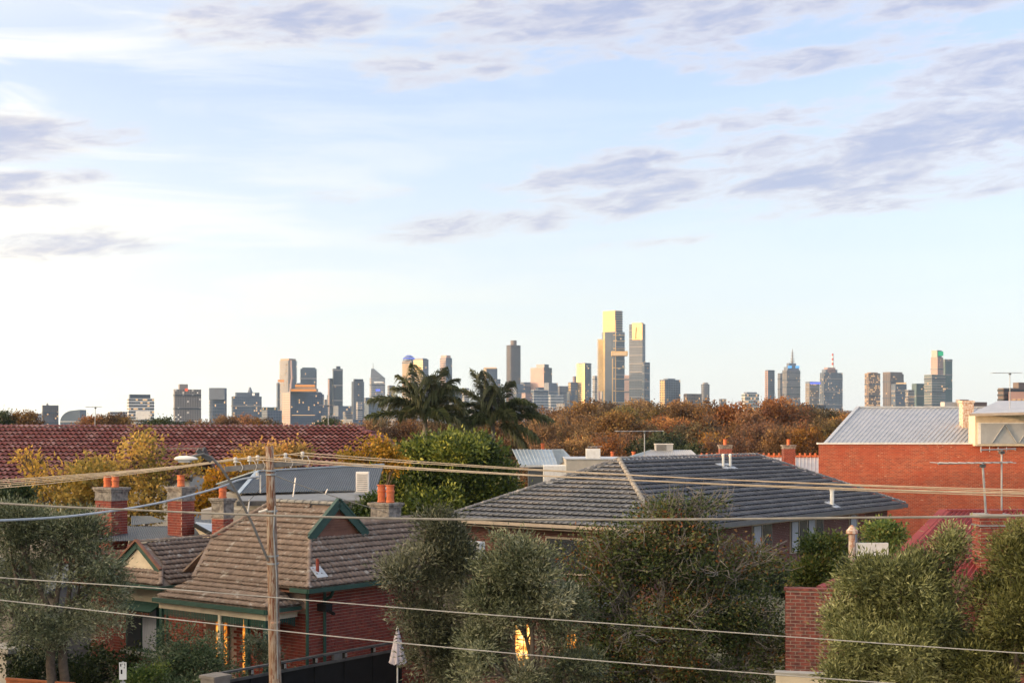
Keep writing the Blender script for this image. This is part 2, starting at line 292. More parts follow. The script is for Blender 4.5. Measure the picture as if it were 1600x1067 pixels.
def tile_roof(roof, slopes, w, g, kind, mt, nind, seed, cam_local):
    """slopes: (polygon with the eave as its first edge, clip edges). Nearest nind whole tiles are objects, the rest one mesh"""
    rng = random.Random(seed); pv, pf = tile_proto(w, g, kind); whole = []; parts = []
    me1 = np_mesh('tile', pv, 4, idx=pf); me1.materials.append(mt)
    for poly, clip in slopes:
        P = [Vector(p) for p in poly]; ex = (P[1]-P[0]).normalized(); nn = ex.cross(P[2]-P[1]).normalized()
        if nn.z < 0: nn = -nn
        up = nn.cross(ex).normalized(); ex = up.cross(nn).normalized()
        A = P[0]; p2 = [((p-A).dot(ex), (p-A).dot(up)) for p in P]
        s0, s1 = min(a for a, b in p2), max(a for a, b in p2); t1 = max(b for a, b in p2)
        Bm = np.array([ex, up, nn]).T; cut = []
        for j in range(-0, int(t1/g)+1):
            for i in range(int(math.floor(s0/w))-1, int(s1/w)+2):
                s, t = i*w, j*g-.02
                cs = [(s+.02, t+.05), (s+w-.02, t+.05), (s+.02, t+g), (s+w-.02, t+g), (s+w/2, t+g/2)]
                ins = [inside(c, p2) for c in cs]
                if not any(ins): continue
                Bj = Bm.copy(); o = np.array(A)+Bm@np.array([s, t, rng.uniform(-.006, .006)])
                if all(ins): whole.append((o, Bj))
                else: cut.append((o, Bj))
        if cut:
            vs = np.concatenate([o+pv@B.T for o, B in cut]); fs = np.concatenate([pf+k*len(pv) for k in range(len(cut))])
            bm = bmesh.new(); tmp = np_mesh('t', vs, 4, idx=fs); bm.from_mesh(tmp); bpy.data.meshes.remove(tmp)
            for a, b in clip:
                pa, pb = P[a], P[b]; e = (pb-pa).normalized(); out = e.cross(nn); c = sum(P, Vector())/len(P)
                if out.dot(c-pa) > 0: out = -out
                bmesh.ops.bisect_plane(bm, geom=bm.verts[:]+bm.edges[:]+bm.faces[:], plane_co=pa, plane_no=out, clear_outer=True)
            parts.append(bm)
    c = np.array(cam_local); whole.sort(key=lambda t: float(((t[0]-c)**2).sum()))
    for o, B in whole[:nind]:
        ob = link('tile', me1, None, roof); m4 = Matrix.Identity(4)
        for r in range(3):
            for k in range(3): m4[r][k] = B[r, k]
            m4[r][3] = o[r]
        ob.matrix_local = m4
    rest = whole[nind:]; bm = bmesh.new()
    if rest:
        vs = np.concatenate([o+pv@B.T for o, B in rest]); fs = np.concatenate([pf+k*len(pv) for k in range(len(rest))])
        tmp = np_mesh('t', vs, 4, idx=fs); bm.from_mesh(tmp); bpy.data.meshes.remove(tmp)
    for b in parts:
        tmp = bpy.data.meshes.new('t'); b.to_mesh(tmp); b.free(); bm.from_mesh(tmp); bpy.data.meshes.remove(tmp)
    me = bpy.data.meshes.new('tile_field'); bm.to_mesh(me); bm.free()
    link('tile_field', me, mt, roof, 'stuff')
def caps(parent, a, b, r, step, mt, name='ridge_cap', lift=.03, kind=None):
    """overlapping half-round cap tiles along a ridge or hip"""
    a, b = Vector(a), Vector(b); d = b-a; L = d.length; d.normalize(); sx = d.cross(Vector((0, 0, 1))).normalized(); up = sx.cross(d)
    n = max(1, int(L/step)); st = L/n; mb = MB(); vs = []
    for yy, rr in ((0, r*1.12), (.06, r*1.12), (.065, r), (st*1.08, r*.9)):
        vs += [(rr*math.cos(t), yy, rr*.8*math.sin(t)) for t in [math.pi*k/6 for k in range(7)]]
    fs = [(i*7+k, i*7+k+1, (i+1)*7+k+1, (i+1)*7+k) for i in range(3) for k in range(6)]+[(0, 6, 5, 4, 3, 2, 1)]
    mb.add(vs, fs); me = mb.mesh(name); me.materials.append(mt)
    for i in range(n):
        o = link(name, me, None, parent); p = a+d*(i*st)+up*lift
        m4 = Matrix.Identity(4)
        for r_ in range(3): m4[r_][0] = sx[r_]; m4[r_][1] = d[r_]; m4[r_][2] = up[r_]; m4[r_][3] = p[r_]
        o.matrix_local = m4
def bricks(parent, A, ex, L, h, mt, nind, cam_local, seed=1, holes=(), name='brick', depth=.02, bw=.226, bh=.073, j=.013):
    """stretcher-bond facing bricks standing proud of the mortar bed"""
    rng = random.Random(seed); ex = Vector(ex).normalized(); nn = ex.cross(Vector((0, 0, 1))); A = Vector(A); items = []
    for r in range(int(h/(bh+j))):
        s = -(bw+j)/2 if r % 2 else 0.0
        while s < L-.02:
            a, b = max(s, 0), min(s+bw, L); z = r*(bh+j)
            if b-a > .04 and not any(a < h1 and b > h0 and z < k1 and z+bh > k0 for h0, h1, k0, k1 in holes): items.append((a, b, z))
            s += bw+j
    full = MB().box(0, bw, -depth, 0, 0, bh).mesh(name); full.materials.append(mt); c = Vector(cam_local)
    items.sort(key=lambda t: ((A+ex*t[0]+Vector((0, 0, t[2])))-c).length)
    mb = MB(); k = 0; rot = Matrix((( ex.x, -nn.x, 0), (ex.y, -nn.y, 0), (0, 0, 1)))
    for a, b, z in items:
        pr = rng.uniform(-.003, .005)
        if k < nind and b-a > bw-.005:
            o = link(name, full, None, parent); m4 = rot.to_4x4(); m4.translation = A+ex*a+nn*pr+Vector((0, 0, z)); o.matrix_local = m4; k += 1
        else:
            q = [A+ex*s+nn*(d+pr)+Vector((0, 0, zz)) for d in (depth, 0) for s, zz in ((a, z), (b, z), (b, z+bh), (a, z+bh))]
            mb.add(q, [(0,1,2,3),(1,0,4,5),(2,1,5,6),(3,2,6,7),(0,3,7,4)])
    if mb.v: mb.build(name+'_field' if nind else 'brick_facing', mt, parent, 'stuff')
def corrugated(parent, quad, pitch, amp, mt, name='roof_sheet', rib=False):
    """a sheet with real corrugations running from the first edge (eave a->b) up to the second (c is above b, d above a)"""
    a, b, c, d = [Vector(p) for p in quad]; n = max(2, int((b-a).length/pitch)); nn = (b-a).cross(d-a).normalized(); mb = MB(); fr = []
    for i in range(n):
        if rib: fr += [(i/n, 0), ((i+.12)/n, amp), ((i+.26)/n, amp), ((i+.38)/n, 0)]
        else: fr += [(i/n, 0), ((i+.25)/n, amp*.5), ((i+.5)/n, amp), ((i+.75)/n, amp*.5)]
    fr.append((1.0, 0)); vs = []
    for t, z in fr: vs += [a.lerp(b, t)+nn*z, d.lerp(c, t)+nn*z]
    mb.add(vs, [(2*i, 2*i+2, 2*i+3, 2*i+1) for i in range(len(fr)-1)])
    return mb.build(name, mt, parent)
def local_cam(loc, rz):
    d = Vector((0, 0, H))-Vector(loc); c, s = math.cos(R(-rz)), math.sin(R(-rz)); return (d.x*c-d.y*s, d.x*s+d.y*c, d.z)
def to_local(p, loc, rz):
    d = Vector(p)-Vector(loc); c, s = math.cos(R(-rz)), math.sin(R(-rz)); return Vector((d.x*c-d.y*s, d.x*s+d.y*c, d.z))
# ================================================================== THE SETTING
lx = Vector((math.cos(R(GRID)), math.sin(R(GRID)), 0)); ly = Vector((-math.sin(R(GRID)), math.cos(R(GRID)), 0))
def strip(name, off0, off1, z, mt, base=Vector((-5.5, 32.0, 0)), s0=-160, s1=260):
    mb = MB(); a = base+ly*off0; b = base+ly*off1; u = -lx
    q = [a+u*s0, a+u*s1, b+u*s1, b+u*s0]
    for p in q: p.z = z
    mb.slab(q[::-1], .12); o = mb.build(name, mt); o['kind'] = 'structure'; return o
g = MB(); g.face((-2590, -55, 0), (2590, -55, 0), (2590, 4590, 0), (-2590, 4590, 0)); tag(g.build('ground', M['ground']), kind='structure')
strip('road', -9.5, -2.2, .02, M['asphalt']); strip('footpath', -2.2, 1.4, .14, M['concrete']); strip('near_footpath', -13.0, -9.5, .14, M['concrete'])

# ================================================================== BROWN TILED BRICK HOUSE (corner with gablet)
HC = Vector((-5.38, 37.6, 0)); TB = .839
def brown_house():
    h = thing('brick_house', 'red brick house with brown tiled roof, green gutters and a small gable', 'house', HC, GRID); lc = local_cam(HC, GRID)
    e, rz = 3.35, 5.40
    walls = MB().box(-4.45, -.47, .47, 7.0, 0, 3.3).box(-6.35, -4.45, .47, 7.0, 0, 2.6).box(-9.3, -6.35, .67, 4.2, 0, 2.9); wl = walls.build('wall', M['mortar_red'], h)
    bricks(wl, (-.47, .47, .1), (0, 1, 0), 5.4, 3.15, M['brick_red'], 300, lc, 3, bw=.222, bh=.070, j=.016)
    bricks(wl, (-6.35, .47, .1), (1, 0, 0), 5.88, 2.55, M['brick_red'], 0, lc, 4, holes=[(1.7, 2.75, 0, 2.2)])
    bricks(wl, (-9.3, .67, .1), (1, 0, 0), 2.95, 2.25, M['brick_red'], 0, lc, 5, holes=[(.75, 2.3, .75, 2.2)])
    MB().box(-9.32, -6.32, .63, .67, 2.36, 2.95).build('stucco_band', M['cream'], h)
    # roof bed and tiles
    fr = [(-4.6,0,e),(0,0,e),(-1.38,1.38,e+TB*1.38),(-1.38,2.44,rz),(-4.0,2.44,rz),(-5.2,1.2,e+TB*1.2)]
    ri = [(0,0,e),(0,7,e),(-1.9,7,e+TB*1.9),(-1.9,3.3,e+TB*1.9),(-1.38,3.3,e+TB*1.38),(-1.38,1.38,e+TB*1.38)]
    ve = [(-5.25,-.85,2.84),(-.7,-.85,2.84),(-1.32,.05,3.36),(-4.45,.05,3.36)]
    vr = [(-.7,-.85,2.84),(-.7,.25,2.84),(-1.32,.05,3.36)]
    vl = [(-5.25,.2,2.84),(-5.25,-.85,2.84),(-4.45,.05,3.36)]
    wr = [(-6.4,.2,2.97),(-6.4,3.4,2.97),(-7.96,4.3,4.12),(-7.96,.62,4.12),(-6.9,.62,3.34)]
    ws = [(-9.5,.2,2.97),(-6.4,.2,2.97),(-6.9,.62,3.34),(-9.0,.62,3.34)]
    wl2 = [(-9.5,3.4,2.97),(-9.5,.2,2.97),(-9.0,.62,3.34),(-7.96,.62,4.12),(-7.96,4.3,4.12)]
    bk = [(0,7,e),(-6,7,e),(-4,4.9,4.6),(-1.9,4.9,4.94)]
    mb = MB()
    for q in (fr, ri, ve, vr, vl, wr, ws, wl2): mb.slab([Vector(p)-Vector((0,0,.02)) for p in q], .05)
    mb.slab([(-1.38,2.44,rz-.02),(-1.38,3.5,e+TB*1.38-.02),(-4.0,4.9,rz-2.08),(-6.2,4.9,e),(-4.0,2.44,rz-.02)], .05)
    mb.slab([(-4.0,2.44,rz-.03),(-6.2,4.9,e),(-6.4,1.0,e),(-5.2,1.2,e+TB*1.2-.03)], .05)
    mb.slab([(-1.9,3.3,e+TB*1.9-.02),(-1.9,7,e+TB*1.9-.02),(-5.5,7,e),(-5.5,3.3,e)], .05)
    roof = mb.build('roof', M['tile_brown'], h)
    tile_roof(roof, [(fr,[(1,2),(5,0),(4,5)]),(ri,[(5,0),(4,5)]),(ve,[(1,2),(3,0)]),(vr,[(2,0)]),(wr,[(3,4),(2,3),(4,0)]),(ws,[(1,2),(3,0),(2,3)])], .34, .215, 'roll', M['tile_brown'], 300, 11, lc)
    cb = M['tile_brown']
    caps(roof, (0,0,e), (-1.38,1.38,e+TB*1.38), .06, .3, M['tile_brown']); caps(roof, (-1.38,2.44,rz), (-4.0,2.44,rz), .10, .32, M['cap_pale'])
    caps(roof, (-5.25,1.15,e+TB*1.2), (-4.0,2.44,rz), .09, .3, cb); caps(roof, (-.7,-.85,2.84), (-1.32,.05,3.36), .07, .3, cb)
    caps(roof, (-7.96,.60,4.12), (-7.96,4.2,4.12), .085, .3, cb); caps(roof, (-6.4,.2,2.97), (-6.9,.62,3.34), .07, .3, cb)
    MB().bar((-4.62,-.05,e+.02), (-5.22,1.2,e+TB*1.2+.04), .12, .05).build('valley_tray', M['tile_brown'], roof)
    # gablet on the right slope
    gx = -1.30; bl, br, ap = (gx,1.30,e+TB*1.38-.02), (gx,3.58,e+TB*1.38-.02), (gx,2.44,rz+.06)
    mb = MB(); mb.face((gx-.1,1.5,e+TB*1.38), (gx-.1,3.4,e+TB*1.38), (gx-.1,2.44,rz-.05)); mb.build('gablet_vent', M['brownp'], h)
    mb = MB()
    for a in (bl, br):
        mb.bar((gx,a[1],a[2]), ap, .05, .24); mb.bar((gx-.02,a[1],a[2]+.15), (gx-.02,2.44,rz+.2), .12, .045)
    mb.build('bargeboard', M['green'], h)
    for k in range(6): MB().bar((gx-.07,1.72+.06*k,e+TB*1.55+.07*k+.1), (gx-.07,3.16-.06*k,e+TB*1.55+.07*k+.1), .02, .05).build('louvre', M['brownp'], h)
    # front wing gable
    mb = MB(); mb.slab([(-8.9,.60,3.36),(-7.02,.60,3.36),(-7.96,.60,4.05)], .04); gb = mb.build('gable_panel', M['cream'], h)
    for k in range(5):
        z = 3.42+k*.125; w = .92*(1-(z-3.36)/.72); MB().box(-7.96-w, -7.96+w, .592, .598, z, z+.118).build('weatherboard', M['cream'], gb)
    mb = MB(); mb.bar((-9.05,.55,3.30), (-7.96,.55,4.10), .05, .20); mb.bar((-6.87,.55,3.30), (-7.96,.55,4.10), .05, .20); mb.build('bargeboard', M['green'], h)
    mb = MB(); mb.bar((-9.1,.52,3.40), (-7.96,.52,4.22), .10, .06); mb.bar((-6.82,.52,3.40), (-7.96,.52,4.22), .10, .06); mb.build('barge_cap', M['brownp'], h)
    # gutters and fascias
    for nm, pts, zz in (('gutter', [(-.62,-.05,0),(.05,-.05,0)], e-.07), ('gutter', [(.06,-.09,0),(.06,7,0)], e-.07), ('gutter', [(-5.3,-.92,0),(-.64,-.92,0)], 2.76), ('gutter', [(-.63,-.96,0),(-.63,.3,0)], 2.76), ('gutter', [(-9.55,.14,0),(-6.35,.14,0)], 2.90), ('gutter', [(-6.34,.10,0),(-6.34,3.3,0)], 2.90)):
        MB().bar((pts[0][0],pts[0][1],zz), (pts[1][0],pts[1][1],zz), .11, .11).build(nm, M['green'], h)
    MB().box(-5.2,-.78,-.80,-.76,2.52,2.70).build('verandah_beam', M['cream'], h); MB().box(-.78,-.74,-.76,.3,2.52,2.70).build('verandah_beam', M['cream'], h)
    MB().box(-5.0,-.5,-.7,.46,2.70,2.72).build('verandah_ceiling', M['brownp'], h); MB().box(-4.5,-.02,.02,.47,3.2,3.24).box(-.46,-.02,.02,7,3.2,3.24).build('soffit', M['brownp'], h)
    for x in (-5.1, -2.6, -1.5, -.80): MB().box(x-.05, x+.05, -.83, -.73, .3, 2.52).build('verandah_post', M['green'] if x != -2.6 else M['cream'], h)
    mb = MB(); n = 64
    for i in range(n):
        x = -5.05+i*(4.25/n); mb.face((x,-.78,2.52), (x+.058,-.78,2.52), (x+.058,-.78,2.36), (x+.029,-.78,2.29), (x,-.78,2.36))
    for i in range(14):
        y = -.74+i*.07; mb.face((-.76,y,2.52), (-.76,y+.06,2.52), (-.76,y+.06,2.34-.004*(i-7)**2+.1), (-.76,y+.03,2.27-.004*(i-7)**2+.1), (-.76,y,2.34-.004*(i-7)**2+.1))
    mb.build('fretwork_valance', M['green'], h)
    for p in ((-.36,.30,0), (-.36,.95,0), (-6.52,.55,0)):
        MB().tube([(p[0]+.0,p[1],e-.15 if p[0] > -1 else 2.8), (p[0],p[1],.2)], .045, 8).build('downpipe', M['green'], h)
    MB().tube([(.02,.9,e-.12), (-.1,.92,e-.3), (-.36,.95,e-.42)], .045, 8).build('downpipe', M['green'], h)
    # doors, windows, lamps
    d = MB().box(-4.62,-3.65,.40,.44,.3,2.3).build('door', M['brownp'], h); MB().box(-4.15,-3.90,.37,.395,.9,2.1).build('door_glass', M['warm'], d); MB().box(-3.80,-3.70,.37,.395,.9,2.1).build('side_light', M['warm'], d)
    MB().box(-3.0,-2.84,.36,.40,.5,2.25).build('side_light', M['warm'], h); MB().box(-4.55,-4.1,.36,.40,2.42,2.56).build('fanlight', M['warm'], h)
    w = MB().box(-8.55,-7.0,.58,.66,.85,2.3).build('window', M['green'], h); MB().box(-8.47,-7.80,.565,.578,.95,2.2).build('pane', M['glass'], w); MB().box(-7.72,-7.08,.56,.572,.95,2.2).build('curtain', M['curtain'], w); MB().box(-8.7,-6.9,.48,.66,.74,.85).build('sill', M['concrete'], w)
    MB().slab([(-8.6,.2,2.16),(-6.9,.2,2.16),(-6.9,.6,2.38),(-8.6,.6,2.38)], .04).build('window_hood', M['green'], h)
    mb = MB()
    for i in range(14): mb.box(-8.5+i*.11, -8.43+i*.11, .24, .26, 2.04, 2.14)
    mb.build('hood_fringe', M['brownp'], h)
    MB().box(-.45,-.30,1.35,1.62,.75,1.15).box(-.44,-.33,1.28,1.68,1.2,1.42).build('meter_box', M['stonepost'], h)
    v = MB().slab([(-.50,.50,e+TB*.50+.07),(-.18,.50,e+TB*.18+.07),(-.18,.90,e+TB*.18+.07),(-.50,.90,e+TB*.50+.07)][::-1], .02).build('flashing', M['zinc'], roof)
    MB().tube([(-.36,.68,e+TB*.36), (-.36,.68,e+TB*.36+.42)], .045, 8).build('vent_pipe', M['brick_red'], roof)
    MB().box(-.45,-.12,.75,1.0,2.65,2.85).tube([(-.3,.9,2.7), (.1,.85,2.6)], .05, 6).build('floodlight', M['black'], h)
    return h
brown_house()
def chimney(px, ytop, ycap, yneck, ybot, w, Y, label, pots, rz=GRID, neck=None, brickw=None, mt='brick_red'):
    """brick stack, render neck, moulded cap and terracotta pots"""
    p = at(px, ytop, Y); zc = H-(ycap-YH)*Y/F; zn = H-(yneck-YH)*Y/F; zb = H-(ybot-YH)*Y/F
    t = thing('chimney', label, 'chimney', (p.x, Y, zb-.6), rz); o = zb-.6; hw = w/2; d = hw*.72
    s = MB().box(-hw, hw, -d, d, 0, zn-o).build('stack', M['mortar_red'], t); lc = local_cam(t.location, rz)
    bricks(s, (-hw, -d, .02), (1, 0, 0), 2*hw, zn-o-.02, M[mt], 0, lc, 2, depth=.012, bw=.216); bricks(s, (hw, -d, .02), (0, 1, 0), 2*d, zn-o-.02, M[mt], 0, lc, 3, depth=.012, bw=.216); bricks(s, (-hw, d, .02), (0, -1, 0), 2*d, zn-o-.02, M[mt], 0, lc, 3, depth=.012, bw=.216)
    MB().box(-hw-.015, hw+.015, -d-.015, d+.015, zn-o, zc-o-.1).build('neck', M['render'], t)
    MB().box(-hw-.05, hw+.05, -d-.05, d+.05, zc-o-.14, zc-o-.07).box(-hw-.09, hw+.09, -d-.09, d+.09, zc-o-.07, zc-o).box(-hw-.03, hw+.03, -d-.03, d+.03, zn-o-.05, zn-o).build('cap', M['render'], t)
    for k in range(pots):
        x = (k-(pots-1)/2)*hw*1.0; ht = (H-(ytop-YH)*Y/F)-zc
        MB().lathe((x, 0, zc-o), [(.12,0),(.13,.02),(.135,.04),(.115,.06),(.12,ht*.55),(.135,ht*.6),(.135,ht*.68),(.115,ht*.7),(.12,ht*.93),(.14,ht*.95),(.14,ht),(.10,ht),(.10,ht*.8)], 14).build('chimney_pot', M['terracotta'], t)
    return t
def brown_house_chimney():
    chimney(603, 757, 785, 815, 880, .72, 43.2, 'brick chimney with two terracotta pots on the brown tiled house', 2)
brown_house_chimney()
chimney(174, 743, 761, 779, 830, .88, 48.0, 'wide brick chimney with two orange pots and a grey moulded cap', 2)
chimney(283, 742, 760, 779, 815, .72, 47.5, 'brick chimney with one orange pot rising from the charcoal iron roof', 1)
chimney(348, 760, 778, 806, 832, .55, 45.5, 'stubby rendered chimney with one orange pot beside the brown tiles', 1)

# ------------------------------------------------------------------ charcoal iron roofed neighbour (left, behind)
def neighbour():
    o = Vector(at(270, 830, 48)); o.z = 0
    t = thing('iron_roofed_house', 'low house with charcoal corrugated iron roof behind the brown tiled house', 'house', o)
    L = lambda px, py, Y: Vector(at(px, py, Y))-o
    a, b, c, d = L(150,846,46.5), L(322,842,46.5), L(300,822,49.5), L(150,822,49.5)
    corrugated(t, (a, b, c, d), .076, .02, M['iron_dark'])
    corrugated(t, (L(205,821,49.5), L(262,815,49.5), L(236,806,52), L(205,806,52)), .076, .02, M['iron_dark'])
    corrugated(t, (L(262,822,49.6), L(330,826,49.0), L(330,812,52), L(262,813,52)), .15, .015, M['iron_dark'])
    MB().slab([L(305,821,46.8), L(336,838,46.2), L(336,818,49), L(306,815,49)], .04).build('skylight', M['zinc'], t)
    MB().slab([L(305,822,46.7), L(336,839,46.1), L(336,850,46.1), L(316,838,46.6)], .05).build('parapet', M['cream'], t)
    MB().bar(L(304,820,46.6), L(337,838,46.0), .08, .12).build('fascia', M['black'], t)
    MB().box(-3.6, 2.0, -1.0, 4.5, 0, 3.3).build('wall', M['brick_dark'], t)
    return t
neighbour()
def hipped_shop():
    o = Vector(at(455, 780, 57)); o.z = 0
    t = thing('grey_roofed_building', 'rendered building with charcoal hipped iron roof and wall mounted air conditioner', 'building', o); L = lambda px, py, Y: Vector(at(px, py, Y))-o
    corrugated(t, (L(372,771,55), L(588,765,56), L(600,726,61), L(402,737,59)), .09, .022, M['iron_dark'])
    corrugated(t, (L(340,756,61), L(372,771,55), L(402,737,59), L(401,736,59.1)), .09, .022, M['iron_dark'])
    MB().bar(L(372,771,55), L(402,736,59), .16, .05).bar(L(340,756,61), L(400,736,59), .16, .05).bar(L(402,735,59), L(600,725,61), .16, .05).build('hip_flashing', M['iron_pale'], t)
    MB().slab([L(372,782,53), L(576,781,53), L(582,768,56), L(378,771,56)], .05).build('skillion_roof', M['skillion'], t)
    MB().slab([L(370,783,52.9), L(577,782,52.9), L(577,789,52.9), L(370,790,52.9)], .06).build('fascia', M['darkmetal'], t)
    a, b = L(329,772,55), L(582,770,55.4); zz = a.z
    MB().box(a.x, b.x, .0, 6, 0, zz-.05).build('wall', M['beige'], t)
    MB().box(a.x-.3, L(400,0,54).x, -2.3, 0, 0, 4.45).build('wing_wall', M['beige'], t)
    u = thing('air_conditioner', 'white split air conditioner unit beside the round dark tree', 'air conditioner', Vector(at(566,768,54.5)))
    w = 20*54.5/F; hgt = 31*54.5/F; MB().box(-w/2, w/2, 0, .35, 0, hgt).build('case', M['white'], u); gr = MB()
    for k in range(9): gr.box(-w/2+.05, w/2-.05, -.02, 0, .05+k*(hgt-.1)/9, .05+(k+.45)*(hgt-.1)/9)
    gr.build('fan_grille', M['steel'], u); MB().box(-w/2-.05, w/2+.05, .02, .32, -.06, 0).build('bracket', M['steel'], u)
    for px, y0, y1 in ((386,782,810), (508,766,772), (458,748,776)):
        MB().tube([L(px+4,y0-2,52.8), L(px,y1,52.8)], .03, 6).build('vent_pipe', M['white'], t)
hipped_shop()

# ------------------------------------------------------------------ long red-tiled building on the left
def red_tiled():
    Y = 90.0; o = Vector(at(300, 668, Y)); o.z = 0
    t = thing('red_tiled_building', 'long two storey building under a weathered red tile roof', 'building', o); lc = Vector((0, 0, H))-o
    rz, ez = 7.6, 4.36; xr = at(558,668,Y).x-o.x; xl = -20.5; run = 9.0
    rx = 6.5
    fr = [(xl-4,-run,ez),(xr+rx,-run,ez),(xr,0,rz),(xl-4,0,rz)]
    rt = [(xr+rx,-run,ez),(xr+rx,run,ez),(xr,0,rz)]
    mb = MB(); mb.slab(fr, .06); mb.slab(rt, .06); mb.slab([(xl-4,0,rz),(xr,0,rz),(xr+rx,run,ez),(xl-4,run,ez)], .06); roof = mb.build('roof', M['underred'], t)
    tile_roof(roof, [(fr,[(1,2)]),(rt,[(2,0)])], .33, .62, 'span', M['tile_red'], 0, 5, lc)
    caps(roof, (xr,0,rz), (xl-4,0,rz), .13, .42, M['cap_pale']); caps(roof, (xr+rx,-run,ez), (xr,0,rz), .12, .42, M['tile_red'])
    MB().box(xl-4, xr+rx-.5, -run+.5, run-.5, 0, ez-.1).build('wall', M['tan'], t)
    MB().bar((xl-4,-run-.05,ez-.08), (xr+rx,-run-.05,ez-.08), .12, .12).build('gutter', M['gutter'], t)
    # lower wing with its verge towards the street
    L = lambda px, py, Y: Vector(at(px, py, Y))-o
    a, b = L(232,703,77), L(318,702,77); q = [a+Vector((0,-3.2,-1.5)), b+Vector((0,-3.2,-1.5)), b, a]; q2 = [b+Vector((0,3.2,-1.5)), a+Vector((0,3.2,-1.5)), a, b]
    mb = MB(); mb.slab(q, .05); mb.slab(q2, .05); rf = mb.build('wing_roof', M['underred'], t); tile_roof(rf, [(q,[(1,2)])], .33, .5, 'span', M['tile_red'], 0, 6, lc)
    caps(rf, a, b, .11, .4, M['cap_pale']); MB().bar(b+Vector((.05,-3.25,-1.5)), b+Vector((.05,0,.02)), .10, .26).bar(b+Vector((.05,3.25,-1.5)), b+Vector((.05,0,.02)), .10, .26).build('verge_board', M['darkmetal'], t)
    MB().prism([(a.x,a.y-2.9),(b.x-.1,b.y-2.9),(b.x-.1,b.y+2.9),(a.x,a.y+2.9)], 0, a.z-1.45).build('wing_wall', M['beige'], t)
    for k in range(3):
        w = MB().box(-12+k*3.2,-10.8+k*3.2,-run+.42,-run+.52,2.4,3.9).build('window', M['white'], t); MB().box(-11.9+k*3.2,-10.9+k*3.2,-run+.40,-run+.42,2.5,3.8).build('pane', M['glass'], w)
    sl = (rz-ez)/run
    def flash(px, py, w, d, pipe):
        yy = None
        for i in range(300):
            Yc = Y-i*.025; p = at(px, py, Yc)
            if p.z <= rz-(Y-Yc)*sl: break
        q = Vector((p.x, Yc, p.z))-o; f = MB().slab([q+Vector((-w/2,-d/2,.09-d/2*sl)), q+Vector((w/2,-d/2,.09-d/2*sl)), q+Vector((w/2,d/2,.09+d/2*sl)), q+Vector((-w/2,d/2,.09+d/2*sl))], .03).build('flashing', M['zinc'], roof)
        if pipe: MB().tube([q, q+Vector((0,0,.45))], .06, 8).build('vent_pipe', M['white'], roof)
    flash(512,712,.8,1.0,False); flash(532,700,.5,.5,True); flash(541,693,.5,.5,True); flash(516,676,.5,.5,False); flash(141,681,.45,.5,False); flash(183,700,.1,.1,True)
red_tiled()

